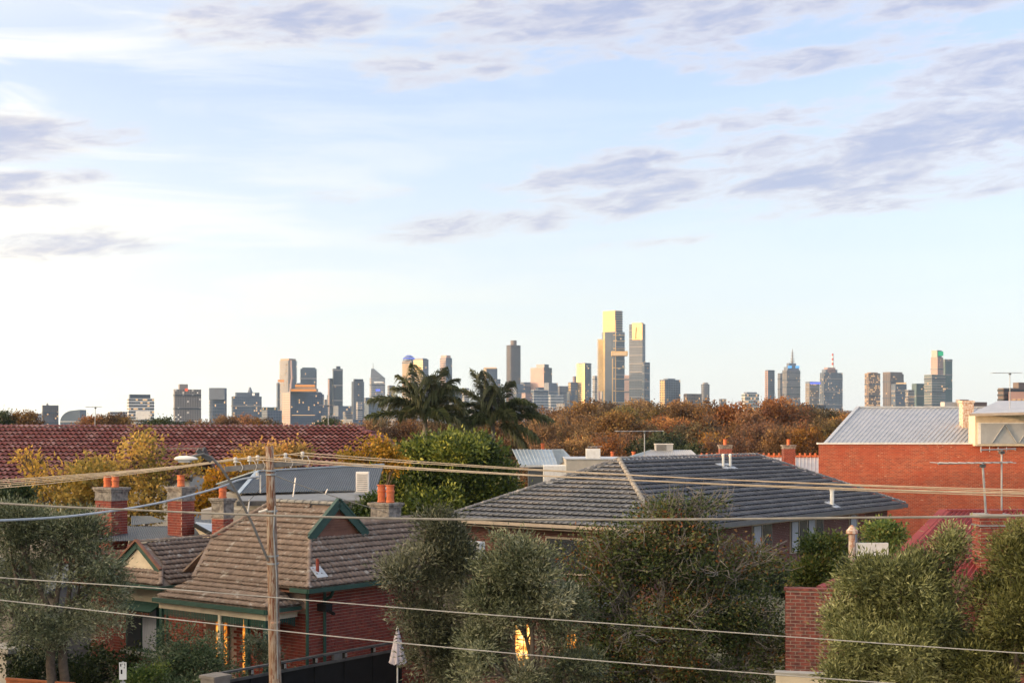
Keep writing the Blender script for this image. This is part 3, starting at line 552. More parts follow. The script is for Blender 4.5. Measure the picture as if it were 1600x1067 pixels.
# ------------------------------------------------------------------ dark tiled house in the middle
DC = Vector((6.32, 61.1, 0))
def dark_house():
    h = thing('dark_tiled_house', 'dark brick house with a broad slate grey hipped tile roof', 'house', DC, GRID); lc = local_cam(DC, GRID); e, r = 3.2, 6.0
    fr = [(-12.4,0,e),(0,0,e),(-6.2,6.2,r)]; ri = [(0,0,e),(0,26.5,e),(-6.2,20.3,r),(-6.2,6.2,r)]; le = [(-12.4,26.5,e),(-12.4,0,e),(-6.2,6.2,r),(-6.2,20.3,r)]; bk = [(0,26.5,e),(-12.4,26.5,e),(-6.2,20.3,r)]
    mb = MB()
    for q in (fr, ri, le, bk): mb.slab([Vector(p)-Vector((0,0,.03)) for p in q], .06)
    roof = mb.build('roof', M['underlay'], h)
    tile_roof(roof, [(fr,[(1,2),(2,0)]),(ri,[(1,2),(3,0)])], .36, .455, 'flat', M['tile_dark'], 300, 21, lc)
    caps(roof, (0,0,e+.02), (-6.2,6.2,r), .13, .42, M['cap_pale'], lift=.06); caps(roof, (-12.4,0,e+.02), (-6.2,6.2,r), .13, .42, M['cap_dark'], lift=.06); caps(roof, (-6.2,6.2,r), (-6.2,20.3,r), .14, .42, M['cap_dark'], lift=.06); caps(roof, (0,26.5,e), (-6.2,20.3,r), .13, .42, M['cap_dark'], lift=.06)
    MB().bar((-12.5,-.08,e-.06), (.06,-.08,e-.06), .14, .15).build('gutter', M['gutter'], h); MB().bar((.09,-.15,e-.08), (.09,26.6,e-.08), .16, .22).build('gutter', M['gutter_grey'], h)
    MB().box(-12.3,-.05,.03,26.4,e-.26,e-.22).build('soffit', M['gutter'], h)
    w = MB().box(-11.7,-.75,.75,25.8,0,e-.26).build('wall', M['darkbrickwall'], h)
    for y0, y1 in ((9.6,11.6), (13.6,17.4), (20.6,22.6)):
        n = 2 if y1-y0 < 3 else 4; wn = MB().box(-.78,-.68,y0,y1,1.2,2.9).build('window', M['gutter'], h)
        for k in range(n):
            d = (y1-y0)/n; MB().box(-.69,-.66,y0+k*d+.06,y0+(k+1)*d-.06,1.28,2.82).build('pane', M['glass'], wn)
            if k % 2 == 0: MB().box(-.655,-.645,y0+k*d+.10,y0+(k+.8)*d,1.3,2.8).build('curtain', M['curtain'], wn)
    wn = MB().box(-6.6,-4.0,.66,.78,.9,2.6).build('window', M['gutter'], h); MB().box(-6.5,-4.1,.64,.66,1.0,2.5).build('pane', M['glass'], wn)
    sl = (r-e)/6.2
    def pipe(x, y, hh, rr, fw):
        z = e-x*sl; MB().slab([(x-fw,y-fw,z+fw*sl+.11),(x+fw,y-fw,z-fw*sl+.11),(x+fw,y+fw,z-fw*sl+.11),(x-fw,y+fw,z+fw*sl+.11)], .03).build('flashing', M['zinc'], roof)
        MB().lathe((x,y,z), [(rr,0),(rr,hh*.82),(rr*1.25,hh*.83),(rr*1.25,hh*.95),(rr*.6,hh)], 12).build('vent_pipe', M['white'], roof)
    for px, py, hh, rr, fw in ((1130,731,.75,.07,.3), (1141,731,.75,.07,.3), (1300,791,1.0,.11,.34)):
        for i in range(600):
            Yc = 61+i*.05; p = at(px, py, Yc); q = to_local(p, DC, GRID)
            if q.x < -.2 and q.y > 0 and q.z <= e-q.x*sl: break
        pipe(q.x, q.y, hh, rr, fw)
    u = thing('air_conditioner', 'white air conditioner box under the tan gutter of the dark tiled house', 'air conditioner', Vector(at(741,872,63)), GRID)
    MB().box(-.45,.45,-.2,.2,0,.75).build('case', M['white'], u); MB().tube([(0,-.21,.38),(0,-.23,.38)], .28, 16).build('fan_guard', M['steel'], u)
dark_house()

# ------------------------------------------------------------------ big red brick hall and grey sheet roof on the right
def brick_hall():
    Y = 88.0; a, b = at(1279,694,Y), at(1790,694,Y); o = Vector((a.x, Y, 0))
    t = thing('brick_hall', 'large bare red brick wall of a hall under grey sheet roofing', 'building', o); L = lambda px, py, Y: Vector(at(px, py, Y))-o
    zt = a.z; MB().prism([(0,0),(b.x-a.x,0),(b.x-a.x,22),(6.5,22)], 0, zt).build('wall', M['bigbrick'], t)
    MB().box(-.06, b.x-a.x, -.08, .3, zt+.003, zt+.10).build('coping', M['white'], t)
    q = (L(1290,693,88.6), L(1560,693,88.6), L(1611,637,97), L(1341,637,97))
    corrugated(t, q, .28, .05, M['iron_grey'], 'roof_sheet', True)
    MB().bar(L(1289,694,88.5), L(1341,636,97), .22, .16).build('barge_flashing', M['zinc'], t); MB().bar(L(1340,636,97), L(1611,636,97), .3, .12).build('ridge_flashing', M['zinc'], t)
    # glazed lantern at the corner
    c = thing('rooftop_room', 'cream rooftop room with grey blinds and a flat metal roof', 'rooftop room', L(1530,694,87.5)+o); C = lambda px, py, Y: Vector(at(px, py, Y))-c.location
    x0 = C(1524,0,87.5).x; x1 = C(1720,0,87.5).x; zt2 = C(0,648,87.5).z; zl = C(0,660,87.5).z
    MB().box(x0, x1, .05, 1.3, -.1, zt2).build('wall', M['cream'], c); MB().box(C(1528,0,87.5).x, x1, -.02, .04, .02, zl).build('window_frame', M['white'], c)
    MB().box(C(1532,0,87.5).x, x1, -.05, -.025, .06, zl-.06).build('blind', M['greysheet'], c)
    for px in (1550, 1592, 1640):
        p = C(px,0,87.4); MB().bar((p.x,-.06,.1), (p.x+.75,-.06,zl-.12), .02, .22, (0,1,0)).build('brace', M['zinc'], c); MB().bar((p.x+1.5,-.063,.1), (p.x+.8,-.063,zl-.12), .02, .18, (0,1,0)).build('brace', M['zinc'], c)
    MB().slab([C(1516,646,86.6), C(1740,640,86.6), C(1740,626,95), C(1560,626,95)], .08).build('roof', M['iron_grey'], c); MB().bar(C(1514,648,86.5), C(1740,643,86.5), .14, .16).build('gutter', M['gutter'], c)
    p = thing('parapet_pier', 'weathered cream parapet pier between the grey sheet roof and the rooftop room', 'pier', L(1513,668,92)+o); w = 17*92/F
    MB().box(-w/2, w/2, 0, .8, -.6, 1.6).build('shaft', M['rust'], p); MB().box(-w/2-.06, w/2+.06, -.06, .86, 1.6, 1.75).box(-w/2-.04, w/2, -.05, .4, -.75, -.6).build('cap', M['rust'], p)
brick_hall()

# ------------------------------------------------------------------ red iron house, its chimney, brick boundary wall
RC = Vector((at(1395, 0, 38.0).x, 38.0, 0))
def red_iron_house():
    t = thing('red_iron_house', 'brick house with a red corrugated iron hipped roof behind street trees', 'house', RC); L = lambda px, py, Y: Vector(at(px, py, Y))-RC
    a, b, c, d = L(1370,905,35.5), L(1960,905,35.5), L(1960,797,40), L(1477,797,40)
    corrugated(t, (a, b, c, d), .14, .05, M['iron_red']); MB().slab([d, c, c+Vector((0,4,-2)), d+Vector((2,4,-2))], .04).build('rear_slope', M['iron_red'], t)
    MB().bar(a, d, .34, .05).bar(d, c, .34, .05).build('hip_flashing', M['iron_red'], t)
    corrugated(t, (L(1285,985,35.2), L(1345,990,34.4), L(1335,895,36.8), L(1330,893,37)), .1, .028, M['iron_red'], 'porch_roof'); MB().bar(L(1283,917,35.3), L(1336,893,36.9), .24, .05).build('porch_flashing', M['iron_red'], t)
    MB().prism([(L(1400,0,36).x,-1.8),(9.3,-1.8),(9.3,8),(L(1400,0,36).x+4.2,8)], 0, 3.1).build('wall', M['brick_dark'], t)
    ch = thing('brick_chimney', 'weathered red brick chimney carrying television aerials', 'chimney', Vector((at(1548,0,36.2).x, 36.2, 3.0))); hh = at(0,806,36.2).z-3.0; lc = Vector((0,0,H))-ch.location
    st = MB().box(-.36,.36,-.3,.3,0,hh).build('stack', M['mortar'], ch)
    bricks(st, (-.36,-.3,.01), (1,0,0), .72, hh-.02, M['brick_red'], 60, lc, 8); bricks(st, (-.36,.3,.01), (0,-1,0), .6, hh-.02, M['brick_red'], 40, lc, 9)
    MB().box(-.42,.42,-.36,.36,hh,hh+.06).build('cap', M['concrete'], ch); MB().box(-.40,.40,-.34,.34,hh-.24,hh-.21).build('strap', M['steel'], ch)
    for k in range(2): MB().box(-.04+.0*k,.26,-.12,.1,hh+.06,hh+.15).build('capping_brick', M['brick_red'], ch); break
    w = thing('brick_boundary_wall', 'old red brick parapet wall beside the red berry tree', 'wall', Vector((at(1228,0,35).x, 35.0, 0)), -14); lc = local_cam(w.location, -14); zt = at(0,922,35).z
    bed = MB().box(0,2.3,.0,.3,0,zt).build('mortar_bed', M['mortar'], w); bricks(bed, (0,0,zt-2.6), (1,0,0), 2.3, 2.58, M['brick_dark'], 300, lc, 12, bw=.218, bh=.067, j=.019); MB().box(-.05,2.35,-.05,.34,zt,zt+.06).build('coping', M['brick_dark'], w)
    bricks(bed, (0,.3,zt-2.6), (0,-1,0), .3, 2.58, M['brick_dark'], 0, lc, 13)
    MB().box(1.05,1.7,-.6,-.03,.9,1.25).build('pier_ledge', M['brick_dark'], w)
    c = thing('concrete_garden_wall', 'pale rendered low garden wall at the foot of the brick wall', 'wall', Vector((at(1212,0,31).x, 31.0, 0)), -14); zc = at(0,1053,31).z
    MB().box(0,3.0,0,.25,0,zc).build('panel', M['cream'], c); MB().box(-.03,3.03,-.03,.28,zc,zc+.05).build('coping', M['concrete'], c)
    f = thing('flue_pipe', 'tall white rusty flue pipe with a cone cowl by the green shrub', 'flue', Vector((at(1331,0,37).x, 37.0, 0))); z0 = at(0,832,37).z
    MB().tube([(0,0,1.0),(0,0,z0-.02)], .085, 12).build('pipe', M['rust'], f); MB().lathe((0,0,z0), [(.085,-.05),(.15,-.02),(.15,.06),(.11,.09),(.06,.16),(.02,.2)], 14).build('cowl', M['rust'], f)
    MB().box(.12,.95,0,.08,at(0,868,37).z,at(0,848,37).z).build('flue_bracket', M['white'], f)
red_iron_house()
# ================================================================== ROOFS BEHIND THE DARK TILED HOUSE
def back_roofs():
    o = Vector(at(850, 720, 100)); o.z = 0
    t = thing('shed', 'shed with pale blue grey iron roof and dark sheet walls', 'shed', o); L = lambda px, py, Y: Vector(at(px, py, Y))-o
    corrugated(t, (L(812,727,98), L(871,727,98), L(862,702,104), L(800,702,104)), .22, .04, M['iron_pale'], 'roof_sheet', True); corrugated(t, (L(871,727,98), L(893,715,104), L(880,702,104), L(862,702,104)), .22, .04, M['iron_pale'], 'roof_sheet', True)
    p = L(826,728,98); q = L(874,728,98); MB().prism([(p.x,p.y+.2),(q.x,q.y+.2),(q.x,q.y+5),(p.x,p.y+5)], 0, p.z-.03).build('wall', M['iron_dark'], t); MB().bar(L(812,728,97.9), L(873,728,97.9), .12, .14).build('gutter', M['zinc'], t)
    o2 = Vector(at(940, 730, 95)); o2.z = 0
    t = thing('rendered_building', 'flat roofed beige rendered building behind the slate grey roof', 'building', o2); x0 = at(885,0,95).x-o2.x; x1 = at(1045,0,95).x-o2.x; z1 = at(0,718,95).z
    MB().box(x0, x1, 0, 7, 0, z1).build('wall', M['beige'], t); MB().box(x0-.05, x1+.05, -.06, 7.05, z1, z1+.07).build('parapet_cap', M['zinc'], t); MB().box(x0-1.5, x0, .1, 4, 0, z1-.42).build('annex', M['white'], t)
    b = thing('air_conditioner', 'white rooftop air conditioner box on the beige rendered building', 'air conditioner', (at(927,0,96).x, 96, z1+.07)); hh = at(0,701,96).z-z1-.07; w = 22*96/F
    MB().box(-w/2,w/2,0,.8,0,hh).build('case', M['white'], b); MB().box(w/2-.05,w/2+.01,.1,.7,.1,hh-.1).build('grille', M['steel'], b)
    o3 = Vector(at(1045, 720, 92)); o3.z = 0
    t = thing('iron_roofed_house', 'house with light grey iron hipped roof behind the slate grey ridge', 'house', o3); L = lambda px, py, Y: Vector(at(px, py, Y))-o3
    corrugated(t, (L(985,722,90), L(1102,722,90), L(1080,703,94), L(1018,703,94)), .2, .03, M['iron_grey'], 'roof_sheet', True); corrugated(t, (L(960,720,95), L(985,722,90), L(1018,703,94), L(1017,703,94.1)), .2, .03, M['iron_pale'], 'roof_sheet', True)
    MB().box(-2.4, 2.2, -1.5, 4, 0, L(0,722,90).z-.05).build('wall', M['tan'], t)
    e = thing('evaporative_cooler', 'boxy evaporative cooler on the light grey iron roof', 'cooler', at(1037,704,94)); w = 27*94/F; hh = 11*94/F
    MB().box(-w/2,w/2,-.4,.4,-.2,hh*.92).build('case', M['greysheet'], e); MB().box(-w/2-.04,w/2+.04,-.44,.44,hh*.92,hh).build('lid', M['white'], e)
    gm = MB()
    for k in range(6): gm.box(-w/2+.06, .12*w, -.415, -.402, .02+k*hh*.14, .02+(k+.55)*hh*.14)
    gm.build('louvre_panel', M['darkmetal'], e)
    o4 = Vector(at(1230, 740, 104)); o4.z = 0
    t = thing('terracotta_ridged_house', 'house with grey roof and a notched terracotta ridge', 'house', o4); L = lambda px, py, Y: Vector(at(px, py, Y))-o4
    corrugated(t, (L(1080,772,97), L(1330,772,97), L(1330,714,105), L(1080,714,105)), .25, .03, M['iron_grey'], 'roof_sheet', True)
    x0, x1 = L(1090,0,105).x, L(1300,0,105).x; zz = L(0,714,105).z; n = 26; d = (x1-x0)/n
    cap = MB().box(0,d*.92,-.12,.12,0,.14).box(d*.62,d*.92,-.1,.1,.14,.30).mesh('ridge_cap'); cap.materials.append(M['terracotta'])
    for k in range(n): ob = link('ridge_cap', cap, None, t); ob.location = (x0+k*d, 1.0, zz)
    MB().box(x0, x1, -6, 1, 0, L(0,772,97).z-.1).build('wall', M['brick_red'], t)
    chimney(1133, 686, 695, 700, 716, .85, 101.0, 'thin brick chimney with orange pot beyond the slate ridge by the two white vents', 1, rz=0)
    chimney(1232, 686, 695, 700, 722, .85, 102.0, 'brick chimney with orange pot rising from the grey roof near the brick hall', 1, rz=0)
    for px, py in ((848,699), (957,712), (990,712)):
        p = at(px, py+6, 106); MB_ = MB().lathe((0,0,0), [(.16,0),(.17,.1),(.14,.12),(.13,.5),(.17,.52),(.17,.6),(.1,.6)], 12)
        ob = MB_.build('chimney_pot', M['terracotta']); ob.location = p; tag(ob, {848: 'orange chimney pot above the pale blue grey shed roof', 957: 'short orange chimney pot beyond the beige parapet', 990: 'squat orange pot nearest the light grey iron roof'}[px], 'chimney pot')
back_roofs()

# ================================================================== TELEVISION AERIALS
def aerial(px, ybase, ytop, Y, label, boom=1.8, n=7, rz=20.0, lean=0.0, r=.016, v=False, el=.5):
    b = at(px, ybase, Y); t = thing('tv_aerial', label, 'aerial', b, rz, 'television aerials'); hh = (ybase-ytop)*Y/F
    MB().tube([(0,0,-.2),(lean,0,hh)], r*1.3, 6).build('mast', M['steel'], t); MB().tube([(lean-boom*.6,0,hh),(lean+boom*.4,0,hh+.03)], r, 6).build('boom', M['steel'], t)
    for k in range(n):
        x = lean-boom*.58+k*boom*.96/(n-1); l = el*(1.0-.5*k/(n-1)); zz = hh+.02
        MB().tube([(x,-l,zz),(x,l,zz)] if not v else [(x,0,zz-l*.3),(x,0,zz+l*.3)], r*.55, 5).build('element', M['steel'], t)
    MB().box(lean-.06,lean+.06,-.05,.05,hh-.10,hh-.02).build('junction_box', M['darkmetal'], t); return t
aerial(1541, 800, 724, 36.2, 'long white aerial leaning on the weathered brick chimney', 2.0, 9, 8, -.10, .022, el=.55)
aerial(1565, 800, 703, 36.3, 'upright black boom aerial on a straight pole at the chimney', 1.0, 5, 12, 0, .018, True, .25)
aerial(1007, 728, 674, 76.0, 'wide thin aerial standing on the slate grey tiled roof', 2.6, 8, 10, 0, .022, el=.5)
aerial(148, 668, 636, 90.0, 'small aerial on the ridge of the red tiled building by the curved glass block', 1.0, 6, 15, .05, .018, el=.4)
aerial(513, 668, 633, 90.0, 'small aerial on the red tiled ridge by the dark evergreen tree', 1.0, 5, 5, 0, .018, el=.3)
aerial(1578, 632, 583, 90.0, 'thin aerial on the flat metal roof of the rooftop room', 2.0, 7, 10, 0, .02, el=.4)
aerial(932, 712, 698, 97.0, 'low aerial beside the white rooftop air conditioner box', 1.0, 4, 0, 0, .018, el=.3)

# ================================================================== POWER POLE, LAMP, WIRES
PY = 33.0
def pole():
    b = at(429, 700, PY); b.z = 0; tp = at(421, 697, PY); sc = PY/F
    t = thing('power_pole', 'weathered rust streaked timber power pole with a crossarm', 'power pole', b); L = lambda px, py, Y=PY: Vector(at(px, py, Y))-b
    MB().tube([(0,0,0), L(430,1067), L(426,880), L(424,790), L(421,697)], [.155,.145,.125,.11,.092], 16).build('shaft', M['timber'], t, smooth=True)
    ca, cb_ = L(351,733,PY-.15), L(479,722,PY+.3); MB().bar(ca, cb_, .11, .12).build('crossarm', M['grey_wood'], t)
    ins = []
    for k, f in enumerate((.13, .30, .40, .74, .95)):
        p = ca.lerp(cb_, f)+Vector((0,0,.06)); ins.append(p+Vector((0,0,.17)))
        MB().lathe(p, [(.012,0),(.012,.06),(.045,.07),(.05,.10),(.03,.12),(.045,.14),(.045,.18),(.02,.20)], 12).build('insulator', M['porcelain'], t)
        a = p+Vector((.02,0,.1)); MB().tube([a, a+Vector((.10,-.03,-.02)), a+Vector((.16,-.04,-.14)), a+Vector((.12,-.03,-.24)), a+Vector((.05,0,-.2))], .010, 6).build('jumper_lead', M['porcelain'], t)
    for py in (735, 741, 798, 868, 880, 971): c = L(422+(py-697)*.024,py); MB().tube([c+Vector((0,0,-.02)), c+Vector((0,0,.02))], .14 if py > 760 else .12, 14).build('band', M['steel'] if py != 971 else M['rust'], t)
    MB().tube([L(407,742,PY-.12), L(407,770,PY-.12)], .02, 6).tube([L(402,738,PY-.14), L(403,748,PY-.14)], .04, 8).tube([L(404,800,PY-.1), L(418,796,PY-.1)], .03, 6).build('fuse_bracket', M['porcelain'], t)
    MB().tube([L(430,790,PY-.12), L(427,830,PY-.13), L(432,900,PY-.15), L(434,1060,PY-.17)], .018, 6).build('conduit', M['steel'], t)
    # outreach arm with street light
    l = thing('street_light', 'oval white street light on a long bent steel arm', 'street light', L(419,876,PY-.1)+b); G = lambda px, py, Y: Vector(at(px, py, Y))-l.location
    MB().tube([(0,0,0), G(395,820,PY-.3), G(368,765,PY-.6), G(345,730,PY-.8), G(330,714,PY-.9), G(318,709,PY-1.0), G(300,713,PY-1.15)], .03, 8).build('arm', M['arm'], l)
    MB().bar(G(308,703,PY-1.0), G(330,720,PY-.88), .10, .10).build('spigot', M['darkmetal'], l)
    c = G(291,717,PY-1.3); mb = MB(); n = 14; rings = []
    for i, (t_, r_) in enumerate(((-.27,.02),(-.24,.07),(-.15,.115),(0,.125),(.14,.10),(.22,.06),(.26,.03))): rings.append((t_, r_))
    mb.tube([c+Vector((a,0,-.01*abs(a))) for a, r_ in rings], [r_ for a, r_ in rings], n); me = mb.mesh('lamp_head', True)
    hd = link('lamp_head', me, M['white'], l)
    for v in me.vertices: v.co.z = c.z+(v.co.z-c.z)*(.62 if v.co.z > c.z else .35)
    MB().box(c.x-.16,c.x+.10,c.y-.09,c.y+.09,c.z-.075,c.z-.035).build('lens', M['greysheet'], l)
    return [b+p for p in ins]
INS = pole()
ORD = ['insulator at the street light end', 'insulator second from the street light', 'insulator beside the pole top', 'first insulator past the pole top', 'insulator at the far crossarm end']
def wire(name, pts, r, mt, label, cat, group=None, n=40, sag=0.0):
    """smooth curve through pixel/depth points, or a sagging span when two are given"""
    P = [Vector(p) for p in pts]; out = []
    if len(P) == 2:
        for i in range(n+1):
            t = i/n; q = P[0].lerp(P[1], t); q.z -= 4*sag*t*(1-t); out.append(q)
    else:
        Q = [P[0]*2-P[1]]+P+[P[-1]*2-P[-2]]
        for i in range(1, len(Q)-2):
            for k in range(12):
                t = k/12; a, b, c, d = Q[i-1], Q[i], Q[i+1], Q[i+2]
                out.append(.5*((2*b)+(c-a)*t+(2*a-5*b+4*c-d)*t*t+(3*b-a-3*c+d)*t**3))
        out.append(P[-1])
    o = MB().tube(out, r, 6).build(name, mt); base = out[0]
    return tag(o, label, cat, group)
for k, (p, yl, yr) in enumerate(zip(INS, (749,752,756,746,743.5), (770,772,775,765,768))):
    dl = at(0, yl, 34.5+.15*k); e = p+(dl-p)*3.2; s = (p-dl).length; T = (e-p).length; tt = s/T; lin = p.lerp(e, tt).z
    wire('overhead_wire', [p, e+Vector((0,0,1.2))], .0105, M['wire'], 'beige overhead wire on the %s, over the chimney pots' % ORD[k], 'wire', 'overhead wires left of the pole', sag=.55)
    dr = at(1600, yr, 29.0+.2*k); e = p+(dr-p)*2.1; tt = 1/2.1; base = p.lerp(e, tt).z; sg = (base-dr.z)
    wire('overhead_wire', [p, e+Vector((0,0,.9))], .0105, M['wire'], 'beige overhead wire on the %s, over the slate roof' % ORD[k], 'wire', 'overhead wires right of the pole', sag=.43)
wire('communications_cable', [at(-500,752,30), at(0,786,28), at(200,796,27.3), at(420,805,26.5), at(700,811,25.8), at(1000,811.5,25), at(1300,809,24.3), at(1600,805,23.6), at(2200,788,22)], .021, M['cable'], 'thick dark communications cable sagging right across the street', 'cable')
wire('service_cable', [at(405,744,PY-.15), at(372,750,32.6), at(340,762,32), at(250,785,30.8), at(160,800,29.8), at(60,810,28.6), at(-150,818,26)], .024, M['bluecable'], 'twisted pale blue grey service cable drooping from the pole', 'cable')
wire('telephone_wire', [at(-300,878,20), at(0,902,20), at(280,921,20), at(700,955,20), at(1000,977,20), at(1300,999,20), at(1600,1020,20), at(1900,1038,20)], .008, M['thinwire'], 'upper thin grey telephone wire slanting in front of the street trees', 'wire')
wire('telephone_wire', [at(-300,904,19), at(0,937,19), at(400,981,19), at(700,1011,19), at(1000,1037,19), at(1300,1060,19), at(1600,1082,19)], .008, M['thinwire'], 'lower thin grey telephone wire crossing the black fence and umbrella', 'wire')
wire('house_service_wire', [at(428,742,PY), at(470,758,35.5), at(540,781,39), at(604,800,43)], .012, M['wire'], 'beige service wire from the pole to the brown house chimney', 'wire')
wire('house_service_wire', [at(420,752,PY), at(330,830,38), at(222,845,43)], .007, M['darkmetal'], 'thin dark wire from the pole down to the wing gable', 'wire')

# ================================================================== STREET FRONT: FENCE, UMBRELLA, SIGN, CAR, WALLS
def fence():
    a = at(338, 1052, hz(1.75, 1052)); b = at(625, 1001, hz(1.75, 1001)); a.z = b.z = 0; d = (b-a); Lf = d.length; ang = math.degrees(math.atan2(d.y, d.x))
    t = thing('black_fence', 'tall black panelled side fence running back from a grey post', 'fence', a, ang)
    n = 6; w = Lf/n; pm = MB().box(.03,w-.03,-.02,.02,.1,1.55).mesh('panel'); pm.materials.append(M['black'])
    for k in range(n): o = link('panel', pm, None, t); o.location = (k*w,0,0)
    for k in range(n+1): MB().box(k*w-.04,k*w+.04,-.04,.04,0,1.72).build('fence_post', M['black'], t)
    MB().box(0,Lf,-.07,-.03,1.50,1.57).build('lower_rail', M['darkmetal'], t); MB().box(0,Lf,-.05,.05,1.72,1.77).build('top_rail', M['darkmetal'], t)
    for k in range(1, n): MB().box(k*w-.03,k*w+.03,-.075,-.05,1.6,1.7).build('clip', M['steel'], t)
    p = thing('gate_post', 'square grey rendered gate post at the end of the black fence', 'post', a+Vector((.05,-.35,0)), ang); hh = 1.72
    MB().box(-.24,.24,-.24,.24,0,hh).build('shaft', M['stonepost'], p); MB().box(-.27,.27,-.27,.27,hh,hh+.07).build('cap', M['stonepost'], p)
fence()
def umbrella():
    Y = 36.8; b = at(621, 1000, Y); b.z = 0; t = thing('patio_umbrella', 'closed pale pink patio umbrella beside the black fence', 'umbrella', b); z1 = at(0,982,Y).z; z0 = at(0,1034,Y).z
    MB().tube([(0,0,0),(0,0,z1+.02)], .02, 8).build('pole', M['white'], t); mb = MB(); n = 32; rows = 10; vs = []
    for i in range(rows+1):
        f = i/rows; r = .035+.16*f**.8
        for k in range(n):
            q = 2*math.pi*k/n; rr = r*(1+.22*f*math.cos(8*q)+.05*math.sin(3*q+f*2)); vs.append((rr*math.cos(q), rr*math.sin(q), z1-.03-(z1-z0)*f+(.03*math.cos(8*q) if i == rows else 0)))
    mb.add(vs, [(i*n+k, i*n+(k+1) % n, (i+1)*n+(k+1) % n, (i+1)*n+k) for i in range(rows) for k in range(n)]); mb.build('canopy', M['canvas'], t, smooth=True); MB().lathe((0,0,z1-.03), [(.03,0),(.035,.03),(.02,.06),(.012,.1)], 10).build('finial', M['white'], t)
    MB().tube([(0,0,z1-.28),(0,0,z1-.25)], .095, 16).build('tie_strap', M['canvas'], t)
    MB().lathe((0,0,0), [(.28,0),(.28,.06),(.05,.1),(.05,.3)], 16).build('base', M['stonepost'], t)
umbrella()
def sign():
    Y = 34.0; b = at(192, 1000, Y); b.z = 0; t = thing('parking_sign', 'small white parking sign plate on a thin steel post', 'sign', b, 12); z1 = at(0,1034,Y).z; z0 = at(0,1061,Y).z
    MB().tube([(0,.03,0),(0,.03,z1+.02)], .025, 8).build('post', M['steel'], t); pl = MB().box(-.085,.085,-.012,0,z0,z1).build('plate', M['sign'], t)
    h = z1-z0; m = MB()
    m.box(-.06,-.035,-.0145,-.0125,z1-.10,z1-.03).box(-.03,-.0,-.0145,-.0125,z1-.045,z1-.03).box(.02,.055,-.0145,-.0125,z1-.045,z1-.03).box(.04,.055,-.0145,-.0125,z1-.10,z1-.045)
    m.box(-.05,-.01,-.0145,-.0125,z0+h*.33,z0+h*.58).box(.02,.05,-.0145,-.0125,z1-.14,z1-.12); m.build('marking', M['black'], pl)
    MB().box(-.06,.06,-.012,0,z0-.30,z0-.05).build('lower_plate', M['greysheet'], t)
sign()
def car():
    b = Vector((at(540,0,33.2).x, 33.2, .02)); t = thing('parked_car', 'dark car parked at the kerb below the black fence', 'car', b, GRID)
    prof = [(-2.1,.45),(-2.1,.82),(-1.85,.95),(-1.15,1.0),(-.6,1.38),(-.2,1.46),(.7,1.46),(1.2,1.36),(1.75,1.02),(2.05,.95),(2.12,.5),(2.0,.30),(-2.0,.30)]
    mb = MB(); n = len(prof); vs = []
    for y, k in ((-.86,.0),(-.80,.03),(.80,.03),(.86,.0)):
        for x, z in prof:
            ins = max(0, z-.95)*.38; vs.append((x*(1 if k else .985), math.copysign(abs(y)-ins, y), z-(0 if k else .02)))
    fs = [(j*n+i, j*n+(i+1) % n, (j+1)*n+(i+1) % n, (j+1)*n+i) for j in range(3) for i in range(n)]+[tuple(range(n))[::-1], tuple(range(3*n, 4*n))]
    mb.add(vs, fs); mb.build('body', M['carpaint'], t, smooth=False)
    for s in (-1, 1): MB().slab([(-.95,s*.80,1.04),(1.45,s*.80,1.04),(1.1,s*.70,1.32),(-.5,s*.70,1.34)][::s], .02).build('side_window', M['glass'], t)
    MB().slab([(-1.16,-.62,1.03),(-1.16,.62,1.03),(-.63,.58,1.38),(-.63,-.58,1.38)][::-1], .02).build('windscreen', M['glass'], t)
    for x in (-1.35, 1.3):
        for y in (-.82, .82): w = MB().tube([(x,y-.1,.31),(x,y+.1,.31)], .31, 20).build('wheel', M['rubber'], t); MB().tube([(x,y-.11,.31),(x,y+.11,.31)], .18, 14).build('rim', M['steel'], w)
    for y in (-.6, .6): MB().box(-2.13,-2.09,y-.18,y+.18,.66,.80).build('headlight', M['porcelain'], t)
car()
def left_porch():
    Y = 39.5; b = at(14, 1000, Y); b.z = 0; t = thing('porch_house', 'grey rendered house corner with capped porch pier at the left tree', 'house', b, GRID); L = lambda px, py, Y: to_local(at(px, py, Y), b, GRID)
    zc = at(0,1008,Y).z; MB().box(-.5,.35,-.3,.3,0,zc-.12).build('pier', M['beige'], t); MB().box(-.62,.62,-.42,.42,zc-.12,zc).build('pier_cap', M['concrete'], t)
    w = MB().box(-4.2,.4,1.2,2.4,0,3.0).build('wall', M['stonepost'], t); MB().box(-1.6,-.5,1.13,1.2,1.0,2.3).build('window', M['glass'], t); MB().slab([(-4.6,.8,2.95),(.5,.8,2.95),(.5,2.4,3.6),(-4.6,2.4,3.6)], .06).build('roof', M['iron_dark'], t)
    f = thing('timber_fence', 'low orange timber fence under the left street tree', 'fence', at(10,1058,36.5)*1.0); f.location.z = 0; f.rotation_euler.z = R(-20); zf = at(0,1058,36.5).z
    for k in range(16): MB().box(k*.13,k*.13+.12,-.012,.012,.05,zf-.05).build('paling', M['orange'], f)
    MB().box(0,2.1,-.05,.04,zf-.05,zf).build('capping', M['orange'], f)
left_porch()
